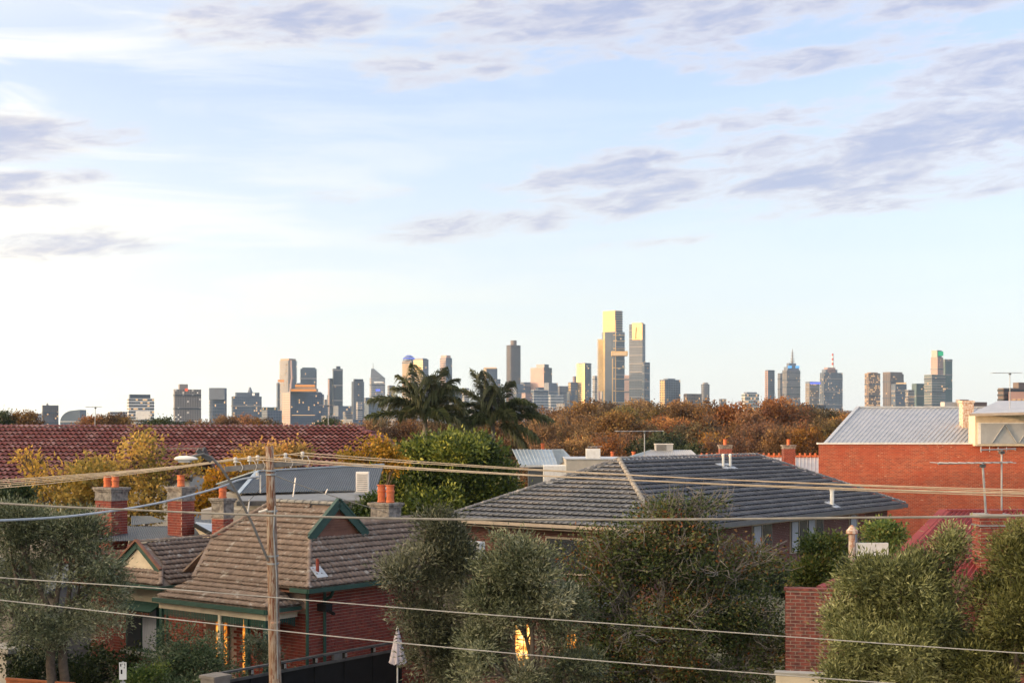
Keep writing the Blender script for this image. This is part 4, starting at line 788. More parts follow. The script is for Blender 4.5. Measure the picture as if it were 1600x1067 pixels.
def lit_porch():
    """low porch behind the middle trees whose lit windows glow through the leaves"""
    Y = 39.0; b = at(850, 1000, Y); b.z = 0; t = thing('lit_porch', 'low porch with warm lit windows glowing behind the middle street trees', 'porch', b, -20)
    MB().box(-2.4,1.5,.0,3.0,0,2.6).build('wall', M['darkbrickwall'], t); MB().box(-2.5,1.6,-.3,3.2,2.6,2.72).build('roof', M['darkmetal'], t)
    w = MB().box(-.84,-.30,-.06,0,.85,2.25).build('window', M['brownp'], t); 
    for i in range(2):
        for j in range(3): MB().box(-.80+i*.24,-.59+i*.24,-.085,-.062,.9+j*.44,1.31+j*.44).build('pane', M['warmwin'], w)
    w = MB().box(.62,.98,-.06,0,1.55,2.05).build('window', M['brownp'], t)
    for k in range(3): MB().box(.65+k*.11,.72+k*.11,-.085,-.062,1.6,2.0).build('pane', M['warm'], w)
lit_porch()
# ================================================================== VEGETATION
LM = dict(
 myrtle=leaf_mat('myrtle_leaf', [(.035,.046,.02), (.125,.145,.068), (.26,.27,.15), (.40,.39,.25)], .16, .5), myrtle2=leaf_mat('wattle_leaf', [(.045,.052,.016), (.165,.168,.052), (.31,.295,.11), (.44,.41,.20)], .18, .5),
 ficus=leaf_mat('round_tree_leaf', [(.02,.036,.010), (.055,.085,.018), (.12,.15,.026), (.24,.25,.04)], .15, .5), berry=leaf_mat('berry_tree_leaf', [(.03,.046,.018), (.065,.092,.03), (.125,.145,.052), (.19,.185,.08), (.22,.075,.035), (.26,.09,.04)], .15, .6),
 yellow=leaf_mat('yellow_leaf', [(.18,.14,.02), (.40,.23,.018), (.55,.30,.022), (.56,.25,.02)], .4, .6), plane=leaf_mat('autumn_leaf', [(.075,.046,.026), (.14,.082,.038), (.21,.12,.045), (.30,.19,.065)], .3, .7), rust=leaf_mat('rust_leaf', [(.10,.05,.027), (.19,.085,.035), (.28,.13,.042), (.38,.21,.06)], .3, .7),
 ever=leaf_mat('evergreen_leaf', [(.014,.026,.012), (.028,.048,.018), (.055,.075,.025), (.085,.10,.035)], .2, .6), palm=leaf_mat('palm_leaf', [(.028,.040,.020), (.058,.075,.036), (.10,.115,.052), (.19,.17,.075)], .25, .45), shrub=leaf_mat('shrub_leaf', [(.035,.055,.027), (.08,.11,.055), (.15,.175,.10), (.30,.30,.21)], .25, .5), bright=leaf_mat('bright_shrub_leaf', [(.03,.06,.014), (.08,.13,.022), (.16,.19,.035), (.28,.20,.05)], .3, .5), twig=leaf_mat('dead_twig', [(.30,.18,.10),(.42,.27,.15)], .2, .8), flower=leaf_mat('red_petal', [(.5,.03,.03),(.6,.06,.05)], .2, .6))
def unit(a): return a/np.maximum(np.linalg.norm(a, axis=1, keepdims=True), 1e-9)
def leaves(c, d, L, w, rng, tint):
    """rhombic leaves: centres c, directions d"""
    n = len(c); s = unit(np.cross(d, rng.normal(size=(n, 3)))); L = L*rng.uniform(.65, 1.25, (n, 1)); w = w*rng.uniform(.7, 1.25, (n, 1)); bend = rng.normal(scale=.12, size=(n, 3))*L
    v = np.stack([c, c+d*L*.45+s*w/2, c+d*L+bend, c+d*L*.45-s*w/2], 1)
    return v.reshape(-1, 3), np.repeat(tint, 4)
def tree(name, label, base, lobes, n_clump, per, Llen, Lw, lm, bark, seed, cat='tree', group=None, sig=.16, up=.35, out=.7, rnd=.6, shell=.55, trunk=(.14, 1.2), stems=1, twigs=1, tone=(0, 1), extra_twig=0, droop=0.0, flat=.8, gap=0.0, tr_to=None, n_limb=5, sub=7, sr=.46):
    """crown of leaf clumps spread through several lobes; a tapered trunk forks into limbs and twigs that reach the clumps. lobes: (x,y,z,rx,ry,rz) relative to the base"""
    rng = np.random.default_rng(seed); t = thing(name, label, cat, base, 0, group); lob = np.array(lobes, float)
    big = lob; prt = np.arange(len(lob))
    if sub:                                     # every lobe breaks up into smaller tufts
        rows, prt = [], []
        for i, l in enumerate(big):
            for k in range(sub):
                q = rng.normal(size=3); q /= np.linalg.norm(q); s_ = rng.uniform(.75, 1.25)*sr; q *= rng.uniform(.55, .78); rows.append((*(l[:3]+q*l[3:6]), *(l[3:6]*s_))); prt.append(i)
        lob = np.array(rows); prt = np.array(prt); ltone = rng.normal(0, .22, len(lob))
    else: ltone = np.zeros(len(lob))
    wt = (lob[:, 3]*lob[:, 4]*lob[:, 5])**.75; wt /= wt.sum(); li = rng.choice(len(lob), n_clump, p=wt)
    q = unit(rng.normal(size=(n_clump, 3))); r = shell+(1-shell)*rng.random((n_clump, 1))**.6; nz = 1+.16*np.sin(q[:, :1]*5+lob[li, :1]*3)+.12*np.sin(q[:, 2:]*7+q[:, 1:2]*6)
    cc = lob[li, :3]+q*r*nz*lob[li, 3:6]
    if gap: keep = rng.random(n_clump) > gap*(np.sin(cc[:, 0]*1.7+seed)*np.sin(cc[:, 2]*1.9+seed*2)*np.sin(cc[:, 1]*1.5) > .12); cc, li, q, r = cc[keep], li[keep], q[keep], r[keep]
    sl = li; li = prt[li]; lob = big
    ncl = len(cc); ctint = np.clip(rng.normal(.42, .18, ncl)+ltone[sl], 0, 1)
    k = np.repeat(np.arange(ncl), rng.poisson(per, ncl)); n = len(k); off = rng.normal(size=(n, 3))*np.array([1, 1, flat])*sig
    c = cc[k]+off; d = unit(out*q[k]+rnd*rng.normal(size=(n, 3))+np.array([0, 0, up-droop])+.5*off/sig)
    v, tn = leaves(c, d, Llen, Lw, rng, np.clip(tone[0]+(tone[1]-tone[0])*(ctint[k]+rng.normal(scale=.16, size=n)), 0, 1))
    link('crown', np_mesh('crown', v, 4, tn), lm, t)
    mb = MB(); r0, fork = trunk; limbs = []
    ctr = Vector(lob[:, :3].mean(0)); sb = [Vector((.35*(i-(stems-1)/2), .1*i, 0)) for i in range(stems)]
    for i, l in enumerate(lob):
        p0 = sb[i % stems]; tgt = Vector(l[:3]); f = p0.lerp(Vector((ctr.x*.6, ctr.y*.6, 0)), .25)+Vector((0, 0, fork)); m1 = f.lerp(tgt, .5)+Vector((*(rng.normal(size=2)*.12*l[3]), .08*l[5]))
        if i < stems: mb.tube([p0-Vector((0,0,.1)), p0.lerp(f, .35)+Vector((.04,0,0)), p0.lerp(f, .7)-Vector((.03,0,0)), f], [r0*1.25, r0, r0*.9, r0*.8], 9)
        mb.tube([f, f.lerp(m1, .5), m1, tgt], [r0*.72, r0*.6, r0*.45, r0*.25], 7); idx = np.where(li == i)[0]
        rng.shuffle(idx)
        for j in idx[:n_limb*twigs]:
            e = Vector(cc[j]); s = m1.lerp(tgt, rng.uniform(.2, 1)); md = s.lerp(e, .5)+Vector(rng.normal(size=3)*.07*l[3]); mb.tube([s, md, e], [r0*.22, r0*.14, r0*.05], 5); limbs.append((md, e))
    for _ in range(extra_twig):
        md, e = limbs[rng.integers(len(limbs))]; dirn = (e-md).normalized(); p = md.lerp(e, rng.uniform(.2, 1.0)); L1 = rng.uniform(.3, .9)*np.mean(lob[:, 3])*.45
        a = p+(dirn+Vector(rng.normal(size=3))*.55+Vector((0,0,.12))).normalized()*L1; b = a+(dirn+Vector(rng.normal(size=3))*.7).normalized()*L1*.7; mb.tube([p, a, b], [r0*.10, r0*.07, r0*.025], 4, False)
    mb.build('trunk', bark, t, smooth=True); return t
def A0(px, Y, z=0.0): p = at(px, 668, Y); return (p.x, Y, z)
def LB(base, Y, spec):
    """lobes from (px, py, rx_px, rz_px, dy): positions seen at depth Y, made relative to the base"""
    s = Y/F; o = []
    for px, py, rx, rz, dy in spec:
        p = at(px, py, Y); o.append((p.x-base[0], dy, p.z-base[2], rx*s, (rx*.85)*s, rz*s))
    return o
def street_trees():
    # left street tree
    Y = 36.0; b = A0(92, Y); tree('street_tree', 'dense olive green street tree with twin leaning trunks by the parking sign', b, LB(b, Y, [(20,880,95,78,0),(105,860,82,70,.3),(150,905,58,68,0),(60,960,80,58,-.3),(145,962,56,54,.2),(-60,920,90,90,.2),(100,812,70,32,.2),(20,815,70,34,0)]), 1500, 42, .11, .030, LM['myrtle'], M['bark'], 1, sr=.40, gap=.45, sig=.14, up=.45, trunk=(.13, 2.3), stems=2, n_limb=14, shell=.45)
    # middle pair
    Y = 31.0; b = A0(672, Y); tree('street_tree', 'tall olive green street tree rising over the closed umbrella', b, LB(b, Y, [(655,845,62,50,0),(690,880,68,58,.2),(640,905,52,48,-.2),(700,950,75,60,0),(690,990,52,50,.2),(700,1045,66,48,0),(740,1010,55,55,.2),(672,1075,40,36,0)]), 1450, 40, .105, .027, LM['myrtle'], M['bark'], 2, sr=.40, gap=.4, sig=.12, up=.5, trunk=(.11, 2.0), n_limb=14, shell=.45)
    Y = 29.0; b = A0(830, Y); tree('street_tree', 'rounder street tree with lit windows showing through its lower crown', b, LB(b, Y, [(815,870,58,46,0),(790,910,62,48,.2),(850,920,58,50,-.1),(770,960,50,44,.2),(868,965,46,46,.1),(760,1030,66,48,0),(850,1055,56,40,.1),(805,935,55,24,0),(905,1040,45,50,.3)]), 1350, 40, .105, .027, LM['myrtle'], M['bark'], 3, sr=.40, sig=.11, up=.5, trunk=(.10, 1.6), n_limb=14, shell=.4, gap=.5)
    # twiggy berry tree
    Y = 36.0; b = A0(1060, Y); tree('berry_tree', 'broad twiggy tree with bare grey branches and reddish leaves', b, LB(b, Y, [(1040,835,95,42,0),(950,890,80,52,.3),(1130,880,85,48,-.2),(1050,900,95,60,0),(960,960,90,60,.2),(1160,960,75,62,.2),(1060,980,100,66,-.3),(1190,1020,65,55,0),(1000,1045,100,50,0),(1100,1050,100,50,.2),(900,1030,70,60,.4),(1060,795,70,20,0)]), 3000, 24, .09, .052, LM['berry'], M['bark_grey'], 4, sig=.15, up=.15, trunk=(.16, 1.2), stems=3, n_limb=26, shell=.35, extra_twig=1900, rnd=.9, gap=.4, sr=.55, tone=(0, .80))
    # right street trees
    Y = 26.0; b = A0(1400, Y); tree('street_tree', 'yellowish green feathery street tree in front of the red iron house', b, LB(b, Y, [(1400,890,78,52,0),(1372,935,60,48,.2),(1460,910,75,62,0),(1348,985,58,48,.1),(1400,985,90,58,-.2),(1480,1000,80,60,.2),(1385,1045,88,50,0),(1450,1060,90,50,.1),(1325,1050,45,40,0),(1500,850,32,30,.1)]), 1800, 46, .11, .027, LM['myrtle2'], M['bark'], 5, sig=.115, up=.55, trunk=(.11, 1.7), n_limb=14, shell=.42, gap=.35)
    b = A0(1590, 25.0); tree('street_tree', 'tall olive green street tree overlapping the brick chimney at its right', b, LB(b, 25.0, [(1592,845,38,30,0),(1590,900,52,52,0),(1575,960,58,55,0),(1640,940,80,80,0),(1560,1030,70,60,.1),(1630,1040,90,70,0)]), 1200, 44, .11, .027, LM['myrtle2'], M['bark'], 6, sig=.115, up=.55, trunk=(.10, 1.7), n_limb=12, shell=.42, tone=(0, .8))
    rng = np.random.default_rng(9)
    # garden shrubs
    Y = 36.4; b = A0(300, Y); tree('garden_shrub', 'grey green shrub with pale flowers in front of the verandah', b, LB(b, Y, [(300,1012,55,36,0),(265,1045,50,30,.1),(340,1040,48,36,0),(300,1064,90,24,-.1)]), 620, 28, .075, .04, LM['shrub'], M['bark'], 7, 'shrub', sig=.11, trunk=(.04, .3), stems=2)
    b = A0(235, 35.4); tree('garden_shrub', 'low red flowering plant beside the parking sign', b, LB(b, 35.4, [(232,1062,38,20,0),(205,1075,30,18,0)]), 150, 22, .08, .045, LM['bright'], M['bark'], 8, 'shrub', sig=.09, trunk=(.02, .2), tone=(0, .55))
    b = A0(418, 36.6); tree('garden_shrub', 'small leafy plant by the lit verandah side light', b, LB(b, 36.6, [(405,1012,26,24,0),(425,1030,22,22,0)]), 110, 22, .07, .04, LM['shrub'], M['bark'], 18, 'shrub', sig=.08, trunk=(.02, .2))
    b = A0(120, 39.0); tree('garden_shrub', 'shadowy hedge plants behind the twin trunks of the left tree', b, LB(b, 39.0, [(60,1040,60,40,0),(140,1050,60,36,0),(200,1040,30,30,0)]), 420, 22, .10, .06, LM['ever'], M['bark'], 19, 'shrub', sig=.13, trunk=(.03, .3))
    Y = 46.0; b = A0(1290, Y); tree('garden_shrub', 'bright green leafy shrub against the dark brick house wall', b, LB(b, Y, [(1290,880,38,34,0),(1270,900,26,28,0),(1315,885,28,34,0),(1290,850,30,14,0)]), 420, 26, .12, .07, LM['bright'], M['bark'], 10, 'shrub', sig=.14, trunk=(.04, .5))
    b = A0(1388, 56.0); tree('garden_shrub', 'yellow tinged shrub below the end of the slate grey eave', b, LB(b, 56.0, [(1385,828,26,16,0),(1370,840,22,18,0),(1400,838,18,16,0),(1385,860,30,30,0)]), 260, 22, .14, .08, LM['bright'], M['bark'], 11, 'shrub', sig=.16, tone=(.3, 1), trunk=(.04, .6))
    b = A0(1190, 52.0); tree('garden_shrub', 'dark hedge below the brick wall of the dark tiled house', b, LB(b, 52.0, [(1150,905,40,26,0),(1200,900,40,26,0),(1250,905,36,26,0),(1110,910,40,30,0)]), 620, 24, .13, .08, LM['ever'], M['bark'], 23, 'shrub', sig=.16, trunk=(.05, .5))
    # round dense tree
    Y = 78.0; b = A0(690, Y); tree('round_tree', 'dense round dark green tree with sunny yellow green tips', b, LB(b, Y, [(690,730,95,48,0),(640,745,62,44,0),(745,740,66,48,.5),(700,705,70,30,0),(610,770,44,42,0),(780,775,42,40,.5),(690,780,100,50,0),(655,715,50,28,0),(740,705,44,24,0),(595,720,24,18,0)]), 2600, 22, .22, .12, LM['ficus'], M['bark'], 12, sub=9, sr=.38, sig=.22, up=.5, trunk=(.3, 2.0), n_limb=8, shell=.62)
    b = A0(585, 52.0); tree('round_tree', 'small dark tree showing through behind the gablet', b, LB(b, 52.0, [(575,795,22,22,0),(560,815,30,20,0)]), 220, 24, .14, .08, LM['ficus'], M['bark'], 13, sig=.16, trunk=(.08, 1.5), tone=(0, .7))
    b = A0(25, 52.0); tree('round_tree', 'dark evergreen bush behind the left street tree', b, LB(b, 52.0, [(20,775,26,14,0),(-15,780,30,18,0)]), 240, 24, .13, .07, LM['ever'], M['bark'], 14, sig=.14, trunk=(.08, 1.5))
    # yellow autumn trees
    for k, (px, Y, lob, n, lab) in enumerate(((190, 58.0, [(215,705,52,28,0),(170,740,60,30,0),(240,755,50,34,0),(150,775,55,30,0),(210,790,60,30,0),(280,730,30,20,0)], 780, 'golden autumn tree behind the orange chimney pots'), (95, 58.5, [(85,745,45,24,0),(60,780,50,24,0),(120,770,45,30,0),(50,720,24,14,0)], 330, 'sparse golden autumn tree at the left of the chimneys'), (340, 62.0, [(345,760,32,28,0),(375,725,34,20,0),(320,775,28,24,0),(350,790,34,24,0)], 330, 'golden autumn tree behind the street light'), (440, 66.0, [(440,705,45,14,0),(400,715,34,14,0),(470,715,26,12,0),(430,730,50,18,0)], 260, 'golden autumn crown behind the pole top'), (590, 70.0, [(590,705,30,18,0),(560,720,26,14,0),(615,720,26,14,0)], 260, 'golden autumn tree left of the round dark tree'))):
        b = A0(px, Y); tree('autumn_tree', lab, b, LB(b, Y, lob), n, 11, .18, .11, LM['yellow'], M['bark'], 30+k, sig=.22, gap=.7, sr=.42, up=.1, trunk=(.13, 2.0), n_limb=10, shell=.3, extra_twig=260, rnd=.9, group='golden autumn trees')
street_trees()

# ------------------------------------------------------------------ palms
def palm(px, ybase, Y, label, fronds, seed):
    """feather palm: each frond an arching rachis with hanging leaflets; fronds: (azimuth deg, length m, start tilt deg, droop deg)"""
    rng = np.random.default_rng(seed); b = at(px, ybase, Y); t = thing('palm_tree', label, 'palm', (b.x, Y, 0), 0, 'feather palms'); zc = b.z
    MB().tube([(0,0,0),(.1,0,zc*.5),(0,0,zc-.2),(0,0,zc+.2)], [.22,.19,.17,.12], 10).build('trunk', M['bark_grey'], t)
    for az, L, tilt, dr in fronds:
        L *= 1.16
        a = R(az); hd = np.array([math.sin(a), -math.cos(a)*.6, 0]); hd /= np.linalg.norm(hd); p = np.array([0., 0., zc]); n = 46; P = []; T = []
        for i in range(n+1):
            f = i/n; el = R(tilt-dr*f**1.25); d = hd*math.cos(el)+np.array([0, 0, math.sin(el)]); P.append(p.copy()); T.append(d); p = p+d*L/n
        P, T = np.array(P), np.array(T); fr = MB().tube([tuple(q) for q in P[::3]], [.035*(1-i/(n/3+1))+.006 for i in range(len(P[::3]))], 5).build('frond', M['bark'], t)
        V = []; tn = []
        side = np.cross(hd, [0, 0, 1.0])
        for i in range(6, n+1):
            f = i/n; ll = L*.36*math.sin(math.pi*min(1, .16+f*.86))**.7+.06
            for sgn in (-1, 1):
                for _ in range(3):
                    d = side*sgn*rng.uniform(.5, 1.0)+T[i]*rng.uniform(.35, .8)+np.array([0, 0, rng.uniform(-.5, .45)]); d /= np.linalg.norm(d); w = rng.uniform(.03, .055); wv = np.cross(d, T[i]); wv /= max(np.linalg.norm(wv), 1e-6)
                    a0 = P[i]+T[i]*rng.uniform(-.03, .03); m_ = a0+d*ll*.5+np.array([0, 0, -.04*ll]); e = m_+(d*.45+np.array([0, 0, -.75]))*ll*.5*rng.uniform(.8, 1.2)
                    V += [a0-wv*w*.5, a0+wv*w*.5, m_+wv*w, m_-wv*w, m_-wv*w, m_+wv*w, e+wv*w*.15, e-wv*w*.15]; q = min(1, max(0, rng.normal(.42, .22))); tn += [q]*8
        link('leaflets', np_mesh('leaflets', V, 4, tn), LM['palm'], fr)
palm(664, 656, 104.0, 'feather palm with two fronds arching far out over the red ridge', [(-95,4.2,48,72),(-15,4.2,86,55),(25,4.3,80,62),(45,4.0,78,80),(-30,4.0,80,75),(-85,3.9,20,40),(-70,3.6,62,105),(-40,3.6,78,95),(10,3.9,84,80),(35,3.9,74,95),(60,3.4,70,120),(80,3.2,48,95),(20,3.2,40,100),(-20,3.0,50,120),(-120,3.0,60,100),(150,3.4,70,80),(100,3.2,30,80),(55,3.2,20,70)], 51)
palm(770, 664, 106.0, 'feather palm with upright plume and a low frond reaching over the autumn trees', [(-35,4.2,84,50),(-12,4.2,86,60),(22,4.0,80,75),(-50,3.8,74,80),(0,3.6,88,90),(95,4.2,28,58),(75,3.6,62,95),(50,3.5,74,110),(-60,3.3,68,110),(-90,3.4,50,110),(-110,3.0,30,90),(20,3.2,55,120),(85,3.4,5,55),(65,3.0,-10,60),(-30,3.0,45,125),(140,3.2,70,90),(110,3.6,50,90),(-75,3.0,20,80)], 52)

# ------------------------------------------------------------------ distant autumn trees
def distant_trees():
    protos = {}
    def proto(kind, s):
        lm, seed, tone = {'plane': (LM['plane'], 61, (0, 1)), 'plane2': (LM['plane'], 62, (.15, 1)), 'rust': (LM['rust'], 63, (0, 1)), 'ever': (LM['ever'], 64, (0, 1)), 'bare': (LM['rust'], 65, (.2, 1)), 'olive': (LM['olive'], 66, (0, 1)), 'gold': (LM['yellow'], 67, (0, .7))}[kind]
        n = {'bare': 330}.get(kind, 900)
        t = tree('autumn_tree', 'x', (0, 0, 0), [(0,0,7.5,3.6,3.6,3.0),(-2.2,.5,6.0,2.6,2.6,2.2),(2.3,-.3,6.2,2.6,2.6,2.2),(.5,0,9.3,2.3,2.3,1.9),(-1.2,-1,8.8,2.2,2.2,1.8),(1.6,1.0,8.6,2.0,2.0,1.8),(0,-1.5,5.0,3.2,2.6,1.8)], n, 13, .30, .22, lm, M['bark_far'], seed, sig=.32, up=.15, trunk=(.28, 2.6), n_limb=9, shell=.5, rnd=.9, tone=tone, extra_twig=700 if kind == 'bare' else 260)
        return t
    rng = random.Random(5)
    spots = []; LM['olive'] = leaf_mat('olive_autumn_leaf', [(.045,.042,.02), (.09,.075,.03), (.15,.11,.04), (.22,.16,.06)], .3, .7)
    for k, x in enumerate(np.linspace(862, 1330, 22)):      # main belt behind the roofs
        top = 629+9*math.sin(k*1.9)+5*math.sin(k*4.3)+(6 if 1120 < x < 1190 else 0)+(14 if x > 1285 else 0)+(8 if x < 890 else 0); spots.append((x, top, 205+20*math.sin(k*2.3), ('plane','olive','rust','plane','plane2','olive','rust')[k % 7]))
    for k, x in enumerate(np.linspace(845, 1320, 17)): spots.append((x, 652+11*math.sin(k*2.7)+(8 if x > 1200 else 0), 165+9*math.sin(k*1.3), ('rust','olive','bare','plane','rust','plane2','bare')[k % 7]))
    for k, x in enumerate((640,700,735,800,830,860,590,670,765)): spots.append((x, 652+4*(k % 3), 190, ('rust','plane','plane2')[k % 3]))
    for k, (x, tp, kd) in enumerate(((8,640,'ever'),(38,641,'rust'),(-15,638,'ever'),(128,651,'bare'),(148,648,'rust'),(176,646,'plane'),(194,650,'rust'),(246,652,'ever'),(262,650,'ever'),(290,657,'ever'),(312,658,'plane'),(330,652,'bare'),(352,648,'rust'),(376,645,'bare'),(396,652,'rust'),(418,656,'plane2'),(452,661,'bare'),(515,651,'ever'),(498,658,'ever'),(540,660,'rust'),(565,662,'rust'))): spots.append((x, tp, 210, kd))
    for x, tp, kd, Y in ((1118,672,'bare',122),(1150,666,'bare',130),(1085,690,'ever',118),(1040,672,'ever',135),(1010,682,'ever',128),(1185,660,'rust',140),(1216,668,'plane2',135),(1262,668,'rust',132),(935,676,'bare',125),(965,672,'bare',130),(905,684,'rust',120),(860,690,'plane',120),(1210,630,'ever',230),(1262,640,'ever',232),(1298,652,'plane',160),(1322,648,'rust',165),(1135,680,'bare',118)): spots.append((x, tp, Y, kd))
    LABS = {'plane': 'brown autumn tree in the distant belt below the skyline', 'plane2': 'tawny autumn tree in the distant belt below the skyline', 'rust': 'rust orange autumn tree in the distant belt below the skyline', 'ever': 'dark evergreen tree among the distant autumn trees', 'bare': 'half bare autumn tree beyond the roofs', 'olive': 'olive brown tree in the distant belt below the skyline', 'gold': 'golden autumn tree in the distant belt below the skyline'}
    global ANCH
    ANCH = [(0,'beside the slim brown grey apartment tower'),(130,'near the curved glass block'),(185,'in front of the white banded office'),(250,'left of the brown concrete flats'),(340,'under the round shouldered grey tower'),(385,'under the stepped office with a cone'),(450,'under the orange crowned block'),(520,'under the slim dark slab tower'),(570,'under the dark rounded tower'),(640,'behind the left palm'),(700,'behind the left palm crown'),(770,'behind the right palm'),(830,'under the rosy tower'),(880,'under the white framed grid block'),(925,'under the gold rounded tower'),(965,'under the tallest tower'),(1000,'under the gold crowned tower'),(1045,'under the isolated dark block'),(1090,'under the slim grey tower'),(1135,'above the thin chimney'),(1175,'under the pale lit block'),(1215,'under the pink edged tower'),(1245,'under the spired tower'),(1285,'under the red and white mast'),(1325,'at the slope of the grey sheet roof')]
    for i, (px, top, Y, kd) in enumerate(spots):
        zt = H-(top-YH)*Y/F; s = zt/11.0
        if kd not in protos: protos[kd] = proto(kd, s); o = protos[kd]
        else:
            src = protos[kd]; o = src.copy(); COL.objects.link(o)
            for ch in src.children: c = ch.copy(); COL.objects.link(c); c.parent = o
        o.location = ((px-800)*Y/F, Y, 0); o.scale = (s*rng.uniform(.85,1.1), s*rng.uniform(.85,1.1), s); o.rotation_euler = (0, 0, rng.uniform(0, 6.28)); tag(o, LABS[kd].replace(' in the distant belt below the skyline', '').replace(' among the distant autumn trees', '').replace(' beyond the roofs', '')+' '+('in the far belt ' if Y > 180 else 'in the nearer row ')+min(ANCH, key=lambda q: abs(q[0]-px))[1], 'tree', 'distant belt of '+{'ever': 'evergreen', 'bare': 'half bare', 'plane': 'brown autumn', 'plane2': 'tawny autumn', 'rust': 'rust orange', 'olive': 'olive brown', 'gold': 'golden'}[kd]+' trees')
distant_trees()

# ------------------------------------------------------------------ unseen row of blocks, added out of view to shade the street
def shade_row():
    for k in range(7):
        p = Vector((-13.0, 7.0, 0))+(-lx)*(k*15.0)-ly*3.5
        t = thing('shade_block', 'unseen three storey brick block added to shade the street', 'building', p, GRID, 'unseen shading row'); hh = 8.8+.7*((k*7) % 3)
        MB().box(-14.4, 0, -9, 0, 0, hh).build('wall', M['darkbrickwall'], t); MB().box(-14.5, .1, -9.1, .1, hh, hh+.25).build('parapet', M['concrete'], t)
        for f in range(3):
            for i in range(4):
                w = MB().box(-13.2+i*3.4, -11.2+i*3.4, -.02, .06, 1.0+f*3.3, 2.6+f*3.3).build('window', M['white'], t); MB().box(-13.1+i*3.4, -11.3+i*3.4, .065, .085, 1.1+f*3.3, 2.5+f*3.3).build('pane', M['glass'], w)
shade_row()
# ================================================================== THE CITY
C_ = dict(
 glass=mat('tower_glass', (.07,.10,.145), (.10,.13,.18), .02, .36, .15), glass2=mat('tower_glass_teal', (.07,.115,.125), (.10,.14,.15), .02, .36, .15), dark=mat('tower_dark_glass', (.045,.06,.09), (.065,.08,.11), .02, .36, .15),
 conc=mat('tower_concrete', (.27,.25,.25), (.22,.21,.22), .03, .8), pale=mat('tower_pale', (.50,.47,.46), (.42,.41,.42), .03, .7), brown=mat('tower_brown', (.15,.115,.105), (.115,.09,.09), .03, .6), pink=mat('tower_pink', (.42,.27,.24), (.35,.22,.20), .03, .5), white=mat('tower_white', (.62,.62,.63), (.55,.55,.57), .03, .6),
 gold=mat('tower_gold_sunlight', (.70,.46,.19), (.58,.37,.14), .05, .42, .25), bronze=mat('tower_bronze', (.32,.21,.14), (.25,.16,.11), .03, .5, .1), steelb=mat('tower_steel_blue', (.14,.165,.215), (.11,.13,.175), .03, .5, .1), red=mat('tower_red', (.45,.07,.05)), mast=mat('tower_mast', (.25,.24,.25)))  # gold also carries low sun glow painted on facades
E_ = dict(warm=emit('office_light', (1.0,.60,.28), .42), orange=emit('orange_strip_light', (1.0,.38,.10), .42), white=emit('white_light', (1,.86,.68), .5), blue=emit('blue_light', (.16,.22,1.0), .5), cyan=emit('cyan_light', (.15,.5,1.0), .5), red=emit('red_light', (1.0,.16,.08), .5), green=emit('green_light', (.05,.65,.30), .32))
WIN = {}
def winmat(n):
    if n not in WIN:
        c = {'d': (.025,.034,.05), 'b': (.04,.06,.095), 't': (.05,.085,.095), 'g': (.20,.135,.07), 'k': (.02,.025,.035), 'p': (.30,.20,.19)}[n]
        WIN[n] = mat('facade_window_'+n, c, tuple(x*1.8 for x in c), .05, .34, 0.0 if n != 'g' else .25)
    return WIN[n]
